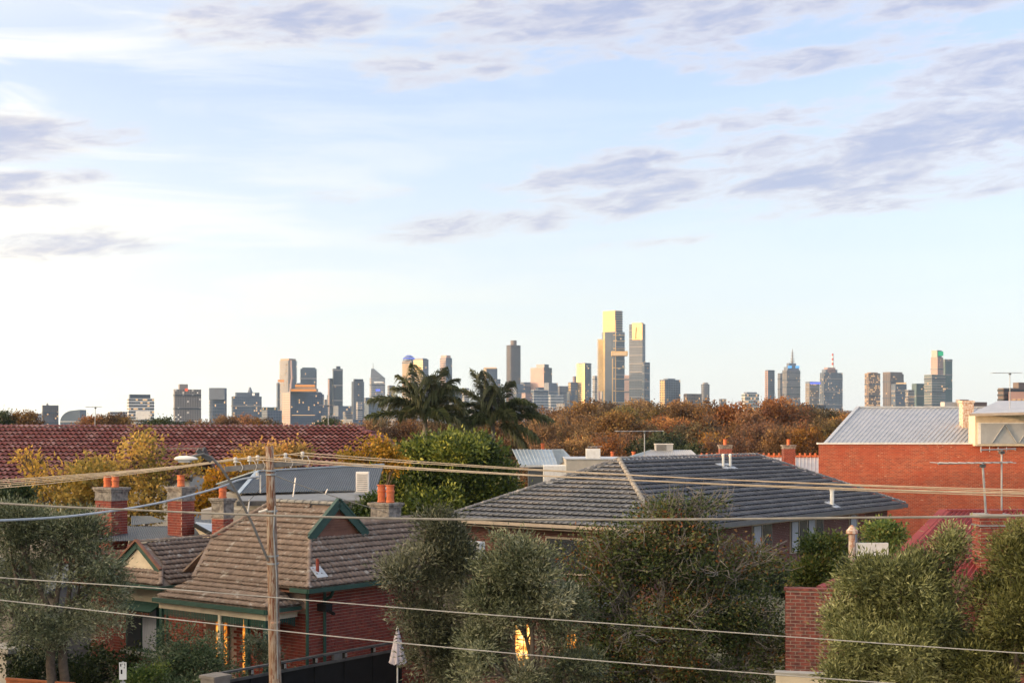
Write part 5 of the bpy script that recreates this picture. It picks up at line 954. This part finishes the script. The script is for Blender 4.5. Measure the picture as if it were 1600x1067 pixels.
def tower(label, x0, xc, x1, yt, D, a=45.0, body='glass', win='d', nb=(4, 4), nf=None, wf=(.62, .62), lit=.06, litc='warm', y_low=None, seed=0, cap=None, base=None, left=None, cat='tower', grp='city skyline towers', rnd=False):
    """one tower: x0, xc, x1 are the columns of its left edge, near corner and right edge, yt the row of its roof; a is how far its left face turns away"""
    rng = random.Random(seed*77+int(x0)); m = D/F; wl = (xc-x0)*m; wr = (x1-xc)*m; h = H-(yt-YH)*m
    b = Vector(((xc-800)*m, D, 0)); t = thing('tower', label, cat, b, 0, grp); ca, sa = math.cos(R(a)), math.sin(R(a))
    Ll = wl/ca if wl > 0 else 0; Lr = wr/sa if wr > 0 else 0
    if wl <= 0: Ll = Lr*.6
    if wr <= 0: Lr = Ll*.6
    u = Vector((-ca, sa, 0)); v = Vector((sa, ca, 0)); zb = base or 0.0
    if rnd:
        c = (u*Ll+v*Lr)*.5; n = 28; poly = []
        for k in range(n):
            q = 2*math.pi*k/n; cx, cy = math.cos(q), math.sin(q); p = .5
            poly.append(c+u*(Ll/2*math.copysign(abs(cx)**p, cx))+v*(Lr/2*math.copysign(abs(cy)**p, cy)))
        MB().prism([(p.x, p.y) for p in poly], zb, h).build('body', C_[body], t)
    else: MB().prism([(0, 0), tuple((v*Lr)[:2]), tuple((u*Ll+v*Lr)[:2]), tuple((u*Ll)[:2])], zb, h).build('body', C_[body], t)
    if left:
        MB().slab([u*.5-v*.25+Vector((0,0,zb)), u*(Ll-.5)-v*.25+Vector((0,0,zb)), u*(Ll-.5)-v*.25+Vector((0,0,h-1)), u*.5-v*.25+Vector((0,0,h-1))][::-1], .2).build('sunlit_face', C_[left], t)  # warm sunlight on the left face, put into its colour
    lit *= .7; nb = tuple(int(math.ceil(q*1.5)) for q in nb); nf = int(nf*1.4) if nf else nf
    nf = nf or max(4, int(h/(6.2*D/3600)/1.15)); vw, vl, fw = [], [], []
    zlo = max(zb, (H-((y_low or 668)-YH)*m)) if y_low else zb
    for fi, (dr, Lf, nrm) in enumerate(((u, Ll, -v), (v, Lr, -u))):
        nbb = nb[fi]
        if nbb <= 0 or Lf <= 0: continue
        bw = Lf/nbb; fh = (h-zlo)/nf
        for j in range(nf):
            z = zlo+j*fh+fh*(1-wf[1])*.5
            for i in range(nbb):
                s = i*bw+bw*(1-wf[0])*.5; off = nrm*(.45)
                if rnd:
                    f = (i+.5)/nbb-.5; off = nrm*(.45-Lf*.12*(2*f)**4)
                q = [dr*s+off, dr*(s+bw*wf[0])+off]; q = [q[0]+Vector((0,0,z)), q[1]+Vector((0,0,z)), q[1]+Vector((0,0,z+fh*wf[1])), q[0]+Vector((0,0,z+fh*wf[1]))]
                if fi == 0: q = [q[1], q[0], q[3], q[2]]
                (vl if rng.random() < lit else vw).extend(q)
    bands = []
    if nf > 12 and not left:                    # plant floors and spandrels every few storeys
        st = 5+int(x0) % 4
        for dr, Lf, nrm in ((u, Ll, -v), (v, Lr, -u)):
            if rnd or Lf <= 0: continue
            fh = (h-zlo)/nf
            for j in range(st, nf, st):
                z = zlo+j*fh; q = [nrm*.8+Vector((0,0,z)), dr*Lf+nrm*.8+Vector((0,0,z)), dr*Lf+nrm*.8+Vector((0,0,z+fh*.55)), nrm*.8+Vector((0,0,z+fh*.55))]; bands += q if dr is v else [q[1], q[0], q[3], q[2]]
    if bands: link('spandrel_band', np_mesh('spandrel_band', [tuple(p) for p in bands], 4), C_['conc' if body in ('dark', 'steelb', 'glass', 'glass2') else 'dark'], t, 'stuff')
    if vw: link('window_grid', np_mesh('window_grid', [tuple(p) for p in vw], 4), winmat(win), t, 'stuff')
    if vl: link('lit_window', np_mesh('lit_window', [tuple(p-Vector((0,.3,0))) for p in vl], 4), E_[litc], t, 'stuff')
    if cap:
        for (f0, f1, g0, g1, hh, mt) in cap:
            z1 = H-(hh-YH)*m; p = [u*Ll*f0+v*Lr*g0, u*Ll*f0+v*Lr*g1, u*Ll*f1+v*Lr*g1, u*Ll*f1+v*Lr*g0]
            MB().prism([(q.x, q.y) for q in p], h, z1).build('plant_room', C_[mt], t)
    return t, (lambda px, py, dd=0.0: Vector(at(px, py, D+dd))-b)
def light_strip(t, q, mt): MB().slab(q, .4).build('light_strip', E_[mt], t)
def spire(t, L, px, y0, y1, r0, r1, mt='mast', name='spire', d=10): MB().tube([L(px, y0, d), L(px, (y0+y1)/2, d), L(px, y1, d)], [r0, (r0+r1)/2, r1], 8).build(name, C_[mt], t)
def blab(bd, x0, x1, yt):
    c = {'pale': 'pale', 'steelb': 'blue grey', 'conc': 'grey', 'glass': 'glassy', 'pink': 'pinkish', 'dark': 'dark'}[bd]; near = min(ANCH, key=lambda q: abs(q[0]-(x0+x1)/2))[1]
    return '%s %s%s city block %s' % ('wide' if x1-x0 > 24 else 'narrow' if x1-x0 < 11 else 'plain', 'low ' if yt > 625 else 'mid height ', c, near.replace('under the', 'crowding the foot of the'))
def city():
    # far left mid-rises
    tower('pale low slab block left of the slim brown tower', 40, 53, 66, 646, 2100, 40, 'pale', 'b', (3,5), 5, cat='building')
    t, L = tower('slim brown grey apartment tower alone above the red ridge', 64, 67, 88, 633, 1900, 62, 'brown', 'b', (2,5), 10, (.6,.6), .08); spire(t, L, 74, 633, 630, 1.6, 1.2)
    # curved glass building
    D = 1700; b = at(94,668,D); b.z = 0; t = thing('tower', 'glass office block with a curved quarter round roof', 'building', b, 0, 'city skyline towers'); m = D/F; pts = []
    for k in range(9): q = math.pi/2*k/8; pts.append((22*m*(1-math.cos(q)), 0, H+(9+18*math.sin(q))*m))
    pts += [(31*m, 0, H+28*m), (31*m, 0, 0), (0, 0, 0)]
    n = len(pts); MB().add([(x, y, z) for y in (0, 25) for x, _, z in pts], [tuple(range(n))[::-1], tuple(range(n, 2*n))]+[(i, (i+1) % n, n+(i+1) % n, n+i) for i in range(n)]).build('body', C_['glass'], t)
    vw = []
    for j in range(4):
        for i in range(7): x = (1+i*4.3)*m; z = H+(-2+j*2.6)*m; vw += [(x,-.3,z),(x+3.2*m,-.3,z),(x+3.2*m,-.3,z+1.3*m),(x,-.3,z+1.3*m)]
    link('window_grid', np_mesh('window_grid', vw, 4), winmat('b'), t, 'stuff'); MB().box(0,31*m,-.6,-.1,H+9*m,H+10*m).build('floor_band', C_['white'], t)
    t, L = tower('low pale office behind the russet trees left of the white banded block', 166, 172, 203, 643, 1700, 60, 'pale', 'b', (2,6), 6, (.8,.5), .1, cat='building')
    t, L = tower('white banded office block with bright floors and a dark roof cap', 196, 201, 237, 622, 1500, 66, 'white', 'd', (2,7), 9, (.92,.42), .35, 'warm', cap=[(0,.9,.05,.85,616,'dark')], cat='building'); MB().slab([L(212,655,-3), L(235,655,-3), L(235,642,-3), L(212,642,-3)], .5).build('blank_panel', C_['white'], t)
    t, L = tower('brown concrete flats slab with columns of lit windows', 269, 273, 311, 608, 1300, 68, 'conc', 'd', (1,7), 15, (.35,.5), .22, 'white', cap=[(0,1,.18,.50,600,'conc')]); MB().box(*sum(([L(289,0,-2).x, L(293,0,-2).x],), []), -2, 0, L(0,611).z, L(0,607).z).build('beacon', E_['red'], t)
    t, L = tower('round shouldered grey glass tower with a blank upper floor band', 325, 328, 353, 606, 2200, 70, 'steelb', 'b', (1,7), 10, (.75,.7), .05, y_low=None, rnd=True); MB().slab([L(327,624,-2), L(351,624,-2), L(351,606,-2), L(327,606,-2)], .5).build('blank_band', C_['steelb'], t)
    t, L = tower('stepped blue grey office block with a cone on its roof', 360, 364, 406, 619, 2200, 68, 'steelb', 'b', (1,9), 10, (.55,.6), .18, cap=[(0,1,.12,.92,613,'steelb')])
    MB().tube([L(391,614,15), L(390.5,605,15)], [4.2,1.2], 10).build('roof_cone', C_['steelb'], t); MB().slab([L(394,618,-3), L(398,618,-3), L(398,614,-3), L(394,614,-3)], .5).build('roof_sign', E_['white'], t)
    tower('low teal glass block beside the stepped office block', 405, 410, 432, 636, 2300, 65, 'glass2', 't', (2,6), 6, (.6,.6), .25, cat='building')
    # left cluster
    t, L = tower('tall twin faced tower with a pink vertical stripe and rounded shoulders', 433, 452, 463, 563, 3500, 35, 'steelb', 'd', (6,4), 30, (.55,.7), .05, rnd=True, cap=[(.1,.9,.1,.9,560,'bronze')]); MB().tube([L(454,668,-8), L(453,620,-8), L(456,590,-8), L(455,563,-8)], [3.5,3.0,2.6,2.2], 6).build('stripe', C_['pink'], t); light_strip(t, [L(434,597,-9), L(444,597,-9), L(444,593,-9), L(434,593,-9)], 'orange')
    tower('wider podium wing below the twin faced tower', 431, 434, 470, 598, 3520, 66, 'steelb', 'd', (1,8), 18, (.5,.7), .07)
    tower('square dark glass tower with cut corners', 468, 470, 494, 576, 3600, 75, 'dark', 'b', (1,8), 22, (.6,.75), .05, cap=[(0,1,.1,.92,574,'dark')])
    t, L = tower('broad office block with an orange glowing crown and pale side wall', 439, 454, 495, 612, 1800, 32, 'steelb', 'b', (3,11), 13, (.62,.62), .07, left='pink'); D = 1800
    MB().box(L(454,0).x, L(494,0).x, -1.5, 18, L(0,612).z, L(0,607).z).build('crown_base', C_['bronze'], t); light_strip(t, [L(455,611,-2), L(494,611,-2), L(494,608.5,-2), L(455,608.5,-2)], 'orange'); MB().box(L(461,0).x, L(492,0).x, 2, 16, L(0,607).z, L(0,601).z).build('crown', C_['bronze'], t); light_strip(t, [L(461,604,1.6), L(492,604,1.6), L(492,601,1.6), L(461,601,1.6)], 'orange')
    light_strip(t, [L(456,649,-3), L(492,649,-3), L(492,648,-3), L(456,648,-3)], 'warm')
    tower('slim dark slab tower with a stepped top', 519, 521, 535, 576, 3000, 70, 'dark', 'k', (1,5), 24, (.4,.8), .01, cap=[(0,1,.35,.75,572,'dark')]); tower('lower shoulder of the slim slab with a pink edge', 512, 515, 522, 591, 3005, 45, 'steelb', 'b', (2,2), 18, (.5,.7), .02, left='pink')
    for i, (x0, x1, yt, D, bd) in enumerate(((495,501,612,3300,'pale'),(499,506,616,3200,'steelb'),(505,514,624,3100,'conc'),(494,512,633,2600,'steelb'),(510,522,617,3050,'steelb'),(520,549,634,2700,'steelb'),(535,550,643,2400,'conc'),(568,579,621,2900,'steelb'),(566,600,629,2600,'glass'),(596,628,632,2500,'steelb'),(556,566,628,2400,'pale'),(604,632,640,2300,'conc'),(408,440,641,2000,'steelb'),(500,530,650,1700,'conc'),(530,600,655,1600,'steelb'),(600,660,650,1800,'conc'),(655,700,628,2600,'pale'),(700,722,611,3000,'steelb'),(722,733,606,2900,'pale'),(735,760,628,2500,'steelb'),(640,690,600,3300,'pale'))):
        tower(blab(bd, x0, x1, yt), x0, x0+(x1-x0)*.3, x1, yt, D, 40+(i*13) % 30, bd, 'b', (2,4), max(4, int((668-yt)/4)), (.6,.55), .10, seed=i, cat='building', grp='low city blocks between the left towers')
    t, L = tower('dark rounded tower with a crenellated cap and small lights', 548, 551, 569, 596, 2500, 68, 'steelb', 'd', (1,6), 20, (.5,.7), .05, rnd=True, cap=[(.1,.9,.15,.9,592,'dark')])
    # sloping roof tower
    t, L = tower('pale tower with a sloping wedge roof and needle', 577, 580, 601, 590, 3500, 66, 'pale', 'b', (1,7), 20, (.7,.55), .08); a, b2, c = L(579,590,8), L(600,590,8), L(580,576,8); q = Vector((0,30,0)); MB().add([a,b2,c,L(584,576,8),a+q,b2+q,c+q,L(584,576,8)+q], [(0,1,3,2),(5,4,6,7),(1,5,7,3),(0,2,6,4),(2,3,7,6)]).build('wedge_roof', C_['steelb'], t); spire(t, L, 583, 576, 567, .9, .4)
    light_strip(t, [L(584,598,-4), L(598,598,-4), L(598,596,-4), L(584,596,-4)], 'white'); light_strip(t, [L(587,611,-4), L(594,611,-4), L(594,608,-4), L(587,608,-4)], 'blue')
    tower('short grey block right of the wedge roofed tower', 605, 608, 617, 602, 3000, 60, 'conc', 'b', (1,4), 12, (.5,.6), .04, cat='building')
    t, L = tower('gold tinted tower under a blue lit dome', 627, 643, 650, 564, 3700, 50, 'bronze', 'g', (7,3), 24, (.85,.5), .05); MB().tube([L(639,564,25), L(639,560,25), L(639,557,25), L(639,555,25)], [17,15.5,10,5], 16).build('dome', C_['steelb'], t); MB().tube([L(639,561,25), L(639,559.3,25)], [16.6,14.6], 20).build('blue_ring', E_['blue'], t); MB().tube([L(639,557,25), L(639,556,25)], [10.4,8.5], 16).build('blue_ring', E_['blue'], t)
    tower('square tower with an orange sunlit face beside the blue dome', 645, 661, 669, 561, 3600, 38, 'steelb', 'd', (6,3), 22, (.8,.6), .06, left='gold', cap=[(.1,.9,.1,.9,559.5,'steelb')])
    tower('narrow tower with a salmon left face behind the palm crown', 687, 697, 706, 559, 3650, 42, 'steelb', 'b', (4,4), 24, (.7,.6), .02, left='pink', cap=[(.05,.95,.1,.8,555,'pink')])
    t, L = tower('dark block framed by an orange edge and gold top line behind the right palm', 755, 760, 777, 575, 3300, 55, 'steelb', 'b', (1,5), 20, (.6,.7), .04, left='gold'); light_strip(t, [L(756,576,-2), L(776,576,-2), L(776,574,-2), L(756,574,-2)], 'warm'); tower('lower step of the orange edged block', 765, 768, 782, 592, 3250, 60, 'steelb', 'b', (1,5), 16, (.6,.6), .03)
    # centre
    t, L = tower('tall brown eight sided tower with a drum on top', 790, 798, 815, 539, 3500, 52, 'brown', 'd', (4,7), 34, (.45,.75), .015, rnd=True); MB().tube([L(802.5,540,18), L(802.5,532,18)], 7.8, 14).build('drum', C_['brown'], t)
    for i, (x0, x1, yt, D, bd) in enumerate(((791,801,604,3000,'pink'),(800,820,600,3050,'steelb'),(813,829,597,3400,'steelb'),(815,832,614,2700,'pink'),(866,889,603,3500,'conc'),(886,898,612,2900,'dark'),(850,872,598,3200,'steelb'),(926,935,587,3700,'pale'),(895,902,588,3800,'pink'),(870,905,630,2200,'conc'))):
        tower(blab(bd, x0, x1, yt), x0, x0+(x1-x0)*.35, x1, yt, D, 42+(i*17) % 25, bd, 'b', (2,4), max(5, int((668-yt)/3.6)), (.55,.6), .08, seed=40+i, cat='building', grp='low city blocks below the central towers')
    tower('wide tower with a rosy sunlit left face and dark side', 829, 850, 863, 574, 3400, 36, 'dark', 'd', (0,4), 26, (.6,.7), .03, left='pink', cap=[(.0,.6,.05,.6,569,'dark')])
    tower('blue glass block with white mullions in front of the rosy tower', 830, 834, 857, 609, 3000, 70, 'white', 'b', (1,7), 11, (.88,.78), .02, cap=[(0,1,.3,.7,605,'dark')]); tower('white framed grid block beside the blue glass block', 857, 860, 881, 617, 2700, 70, 'white', 'b', (1,7), 9, (.72,.72), .02, cat='building')
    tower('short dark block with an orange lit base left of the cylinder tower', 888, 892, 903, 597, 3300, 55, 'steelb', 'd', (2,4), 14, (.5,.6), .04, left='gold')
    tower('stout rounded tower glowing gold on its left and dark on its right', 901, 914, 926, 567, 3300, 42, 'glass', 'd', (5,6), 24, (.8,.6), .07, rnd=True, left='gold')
    t, L = tower('tall slim gold fronted tower in front of the tallest one', 933, 948, 957, 529, 3600, 38, 'dark', 'd', (5,4), 40, (.8,.65), .03, rnd=True); MB().slab([L(935,611,-14), L(947,611,-17), L(947,531,-17), L(935,531,-14)], .5).build('sun_gold_front', C_['gold'], t); MB().slab([L(935,645,-14), L(938,645,-14.5), L(938,611,-14.5), L(935,611,-14)], .5).build('gold_edge', C_['pink'], t)  # front panel coloured gold for the evening sun on it
    t, L = tower('tallest tower, stepped, with gold bands and a glowing star box', 942, 962, 977, 518, 3560, 48, 'glass', 'd', (0,5), 36, (.92,.75), .03)
    MB().slab([L(942.5,640,11.5), L(945,640,10), L(945,519,10), L(942.5,519,11.5)], .4).build('sun_gold_flank', C_['gold'], t); MB().slab([L(945.4,640,9.7), L(957,640,3), L(957,519,3), L(945.4,519,9.7)], .4).build('dark_flank', C_['dark'], t); MB().slab([L(957.5,640,2.3), L(961.5,640,-.6), L(961.5,519,-.6), L(957.5,519,2.3)], .4).build('dark_flank', C_['dark'], t)  # thin gold strip paints the sun's glow on the left flank
    for k, yy in enumerate((524,533,545,575,592,611,629)): MB().slab([L(958,yy,-2.4), L(962,yy,-2.4), L(962,yy-1.1,-2.4), L(958,yy-1.1,-2.4)], .4).build('gold_band', C_['gold'], t); MB().bar(L(962,yy,-2.6), L(977,yy,15.6), .8, 1.6).build('gold_band', C_['gold'], t)
    MB().bar(L(962,640,-3), L(962,500,-3), 1.3, 1.3).build('gold_edge', C_['gold'], t); MB().bar(L(957,640,-3), L(957,560,-3), 2.2, 1.2).build('gold_edge', C_['gold'], t); up, L2 = tower('upper shaft of the tallest tower coloured as sunlit gold', 943, 961, 973, 485, 3566, 46, 'gold', 'g', (6,4), 40, (.8,.45), .0, base=H+150*3560/F)  # upper shaft's gold colour stands for the sun's glint
    for k in range(9): MB().bar(L2(961.3,488+k*3.6,-.5), L2(973,488+k*3.6,13.8), 1.2, 3.4).build('dark_band', C_['dark'], up)
    MB().box(L(955,0).x, L(980,0).x, -18, 8, L(0,556.5).z, L(0,549).z).build('star_box', C_['gold'], t); light_strip(t, [L(957,555,-20), L(979,555,-20), L(979,551,-20), L(957,551,-20)], 'warm')
    tower('pale pink slab wedged between the two tallest towers', 976, 986, 990, 586, 3500, 30, 'pink', 'p', (4,2), 16, (.5,.6), .0)
    t, L = tower('tall tower with a solid gold crown above striped floors', 984, 1004, 1009, 506, 3480, 30, 'steelb', 'd', (3,3), 46, (.96,.55), .015, cap=[(.1,.8,0,1,504,'gold')]); q = [L(987.5,531,14.0), L(1003.5,531,-.5), L(1003.5,506,-.5), L(987.5,506,14.0)]; MB().slab([p+Vector((0,-3,0)) for p in q], .5).build('gold_crown', C_['gold'], t); MB().bar(L(992,529,5), L(993.5,511,4), .5, 2.0, (0,1,0)).build('crown_slot', C_['dark'], t)
    tower('lower dark block joined to the gold crowned tower', 1004, 1007, 1016, 566, 3470, 60, 'dark', 'b', (1,4), 30, (.6,.7), .04)
    tower('isolated dark block with a glowing gold left edge', 1032, 1039, 1065, 593, 2600, 58, 'steelb', 'd', (2,6), 16, (.6,.7), .05, left='gold', cap=[(.1,.9,.2,.7,591,'steelb')])
    tower('low brown block right of the isolated dark block', 1069, 1073, 1098, 615, 2600, 64, 'brown', 'd', (1,6), 9, (.5,.6), .12, cat='building'); tower('slim grey tower with a rounded top above the autumn trees', 1096, 1099, 1110, 600, 3200, 66, 'conc', 'd', (1,4), 16, (.5,.65), .02, rnd=True, cap=[(.2,.8,.2,.8,597.5,'conc')]); tower('tiny grey block at the end of the autumn trees', 1124, 1126, 1136, 623, 3000, 60, 'conc', 'd', (1,3), 8, cat='building')
    # right cluster
    tower('low pale block with lit floors above the orange trees', 1160, 1164, 1188, 615, 2300, 64, 'pale', 't', (1,5), 9, (.8,.5), .3, cap=[(0,1,.15,.85,612.5,'steelb')], cat='building')
    tower('slim rounded tower with a pink sunlit edge', 1196, 1200, 1213, 578, 3300, 55, 'steelb', 'd', (3,5), 24, (.85,.6), .02, rnd=True, left='pink'); tower('thin grey tower half hidden left of the spired tower', 1216, 1219, 1228, 583, 3500, 55, 'conc', 'd', (1,3), 20, (.5,.7), .02)
    t, L = tower('stepped stone tower with blue lights and a tall ribbed spire', 1224, 1229, 1253, 578, 3400, 62, 'conc', 'd', (2,8), 30, (.5,.65), .08, cap=[(.05,.95,.1,.92,573,'steelb'),(.2,.8,.25,.75,567,'steelb')])
    spire(t, L, 1238, 570, 545, 3.0, .6, d=18)
    for k, yy in enumerate((552,556,561,565)): MB().tube([L(1238,yy,18), L(1238,yy-1,18)], 3.2+k, 10).build('spire_ring', C_['mast'], t)
    for px in (1234, 1246): MB().tube([L(px,575,-4), L(px,571.5,-4)], 5.0, 10).build('blue_light', E_['cyan'], t)
    t, L = tower('gold windowed block with a blue sign band', 1260, 1265, 1283, 599, 3000, 58, 'steelb', 'g', (2,6), 16, (.7,.55), .22, cap=[(0,1,0,1,596,'steelb')]); light_strip(t, [L(1266,600,-3), L(1282,600,-3), L(1282,597,-3), L(1266,597,-3)], 'blue')
    t, L = tower('dark stepped tower carrying a red and white mast', 1283, 1287, 1320, 582, 3300, 66, 'steelb', 'd', (1,9), 26, (.5,.65), .14, cap=[(0,1,.1,.72,577,'steelb'),(0,.9,.2,.62,574,'pink')])
    for k in range(6): MB().tube([L(1301,574-k*3.6,20), L(1301,570.4-k*3.6,20)], 2.6-.15*k, 8).build('mast_segment', C_['red' if k % 2 else 'white'], t)
    tower('bronze block glittering with many lit windows', 1353, 1357, 1378, 583, 2900, 64, 'bronze', 'd', (1,7), 22, (.7,.55), .45, cap=[(0,1,.2,.8,581.5,'bronze')]); tower('plain brown tower with a chamfered top', 1383, 1391, 1416, 584, 3000, 60, 'brown', 'd', (2,7), 20, (.45,.65), .10, cap=[(0,1,.0,.9,581,'brown')])
    t, L = tower('blue grey block with two lit rooflights in front of the brown tower', 1395, 1399, 1419, 600, 2500, 66, 'steelb', 'b', (1,6), 14, (.6,.55), .14); light_strip(t, [L(1400,600,-3), L(1416,600,-3), L(1416,597.5,-3), L(1400,597.5,-3)], 'warm')
    tower('low stone block with warm floors beside the blue grey block', 1416, 1419, 1430, 609, 2450, 64, 'conc', 'd', (1,4), 11, (.7,.5), .2, cat='building'); tower('green glass slab left of the green topped tower', 1427, 1432, 1449, 599, 2700, 60, 'glass2', 't', (2,5), 16, (.85,.6), .05)
    t, L = tower('broad balconied base of the green topped tower', 1448, 1456, 1482, 585, 2600, 60, 'conc', 't', (3,6), 16, (.85,.55), .09); tower('stepped wing behind the green topped tower', 1474, 1477, 1490, 561, 2680, 62, 'glass2', 't', (1,4), 26, (.9,.55), .04)
    t, L = tower('tall apartment tower with a green lit top box', 1457, 1465, 1477, 558, 2640, 48, 'pink', 'd', (3,3), 26, (.45,.6), .03, cap=[(.1,.95,.05,.85,547,'glass2')]); light_strip(t, [L(1466,556,-4), L(1474,556,-1), L(1474,549,-1), L(1466,549,-4)], 'green')
    t, L = tower('brown banded building with a pink facade at the far right', 1563, 1568, 1680, 606, 640, 66, 'brown', 'k', (2,10), 9, (.9,.4), .05, cap=[(0,1,.25,1,597,'brown')], cat='building', seed=3); MB().slab([L(1576,633,-1), L(1680,633,-1), L(1680,612,-1), L(1576,612,-1)], .3).build('pink_facade', C_['pink'], t)
    for k in range(3): light_strip(t, [L(1582+k*8,625,-1.6), L(1587+k*8,625,-1.6), L(1587+k*8,623.5,-1.6), L(1582+k*8,623.5,-1.6)], 'warm')
    tower('dark blue office slab behind the orange trees by the grey sheet roof', 1238, 1246, 1297, 632, 1500, 60, 'dark', 'b', (3,8), 9, (.6,.6), .07, cat='building'); tower('pale low roofline block left of the grey sheet roof ridge', 1290, 1296, 1345, 641, 1200, 60, 'pale', 'b', (2,7), 5, (.8,.4), .1, cat='building')
    for x0, x1, yt, bd, lb in ((1472,1500,628,'pale','pale flat roofed plant room behind the grey sheet roof'), (1496,1516,624,'conc','grey lift motor room beyond the grey sheet roof'), (1516,1546,628,'brown','low brown roof terrace beyond the parapet pier')):
        tower(lb, x0, x0+4, x1, yt, 160, 66, bd, 'k', (1,3), 3, (.5,.3), .0, cat='building', grp=None)
city()
def haze():
    """even pale air from the street to beyond the towers"""
    o = MB().box(-2600, 2600, -60, 4600, -1, 330).build('haze', None); o['kind'] = 'stuff'
    m, nt, out = new_mat('haze'); v = nt.n('ShaderNodeVolumePrincipled'); v.inputs['Color'].default_value = (.55,.76,1.0,1); v.inputs['Density'].default_value = HAZE; nt.put(out.inputs['Volume'], v.outputs[0]); o.data.materials.append(m)
HAZE = 5e-5
haze()
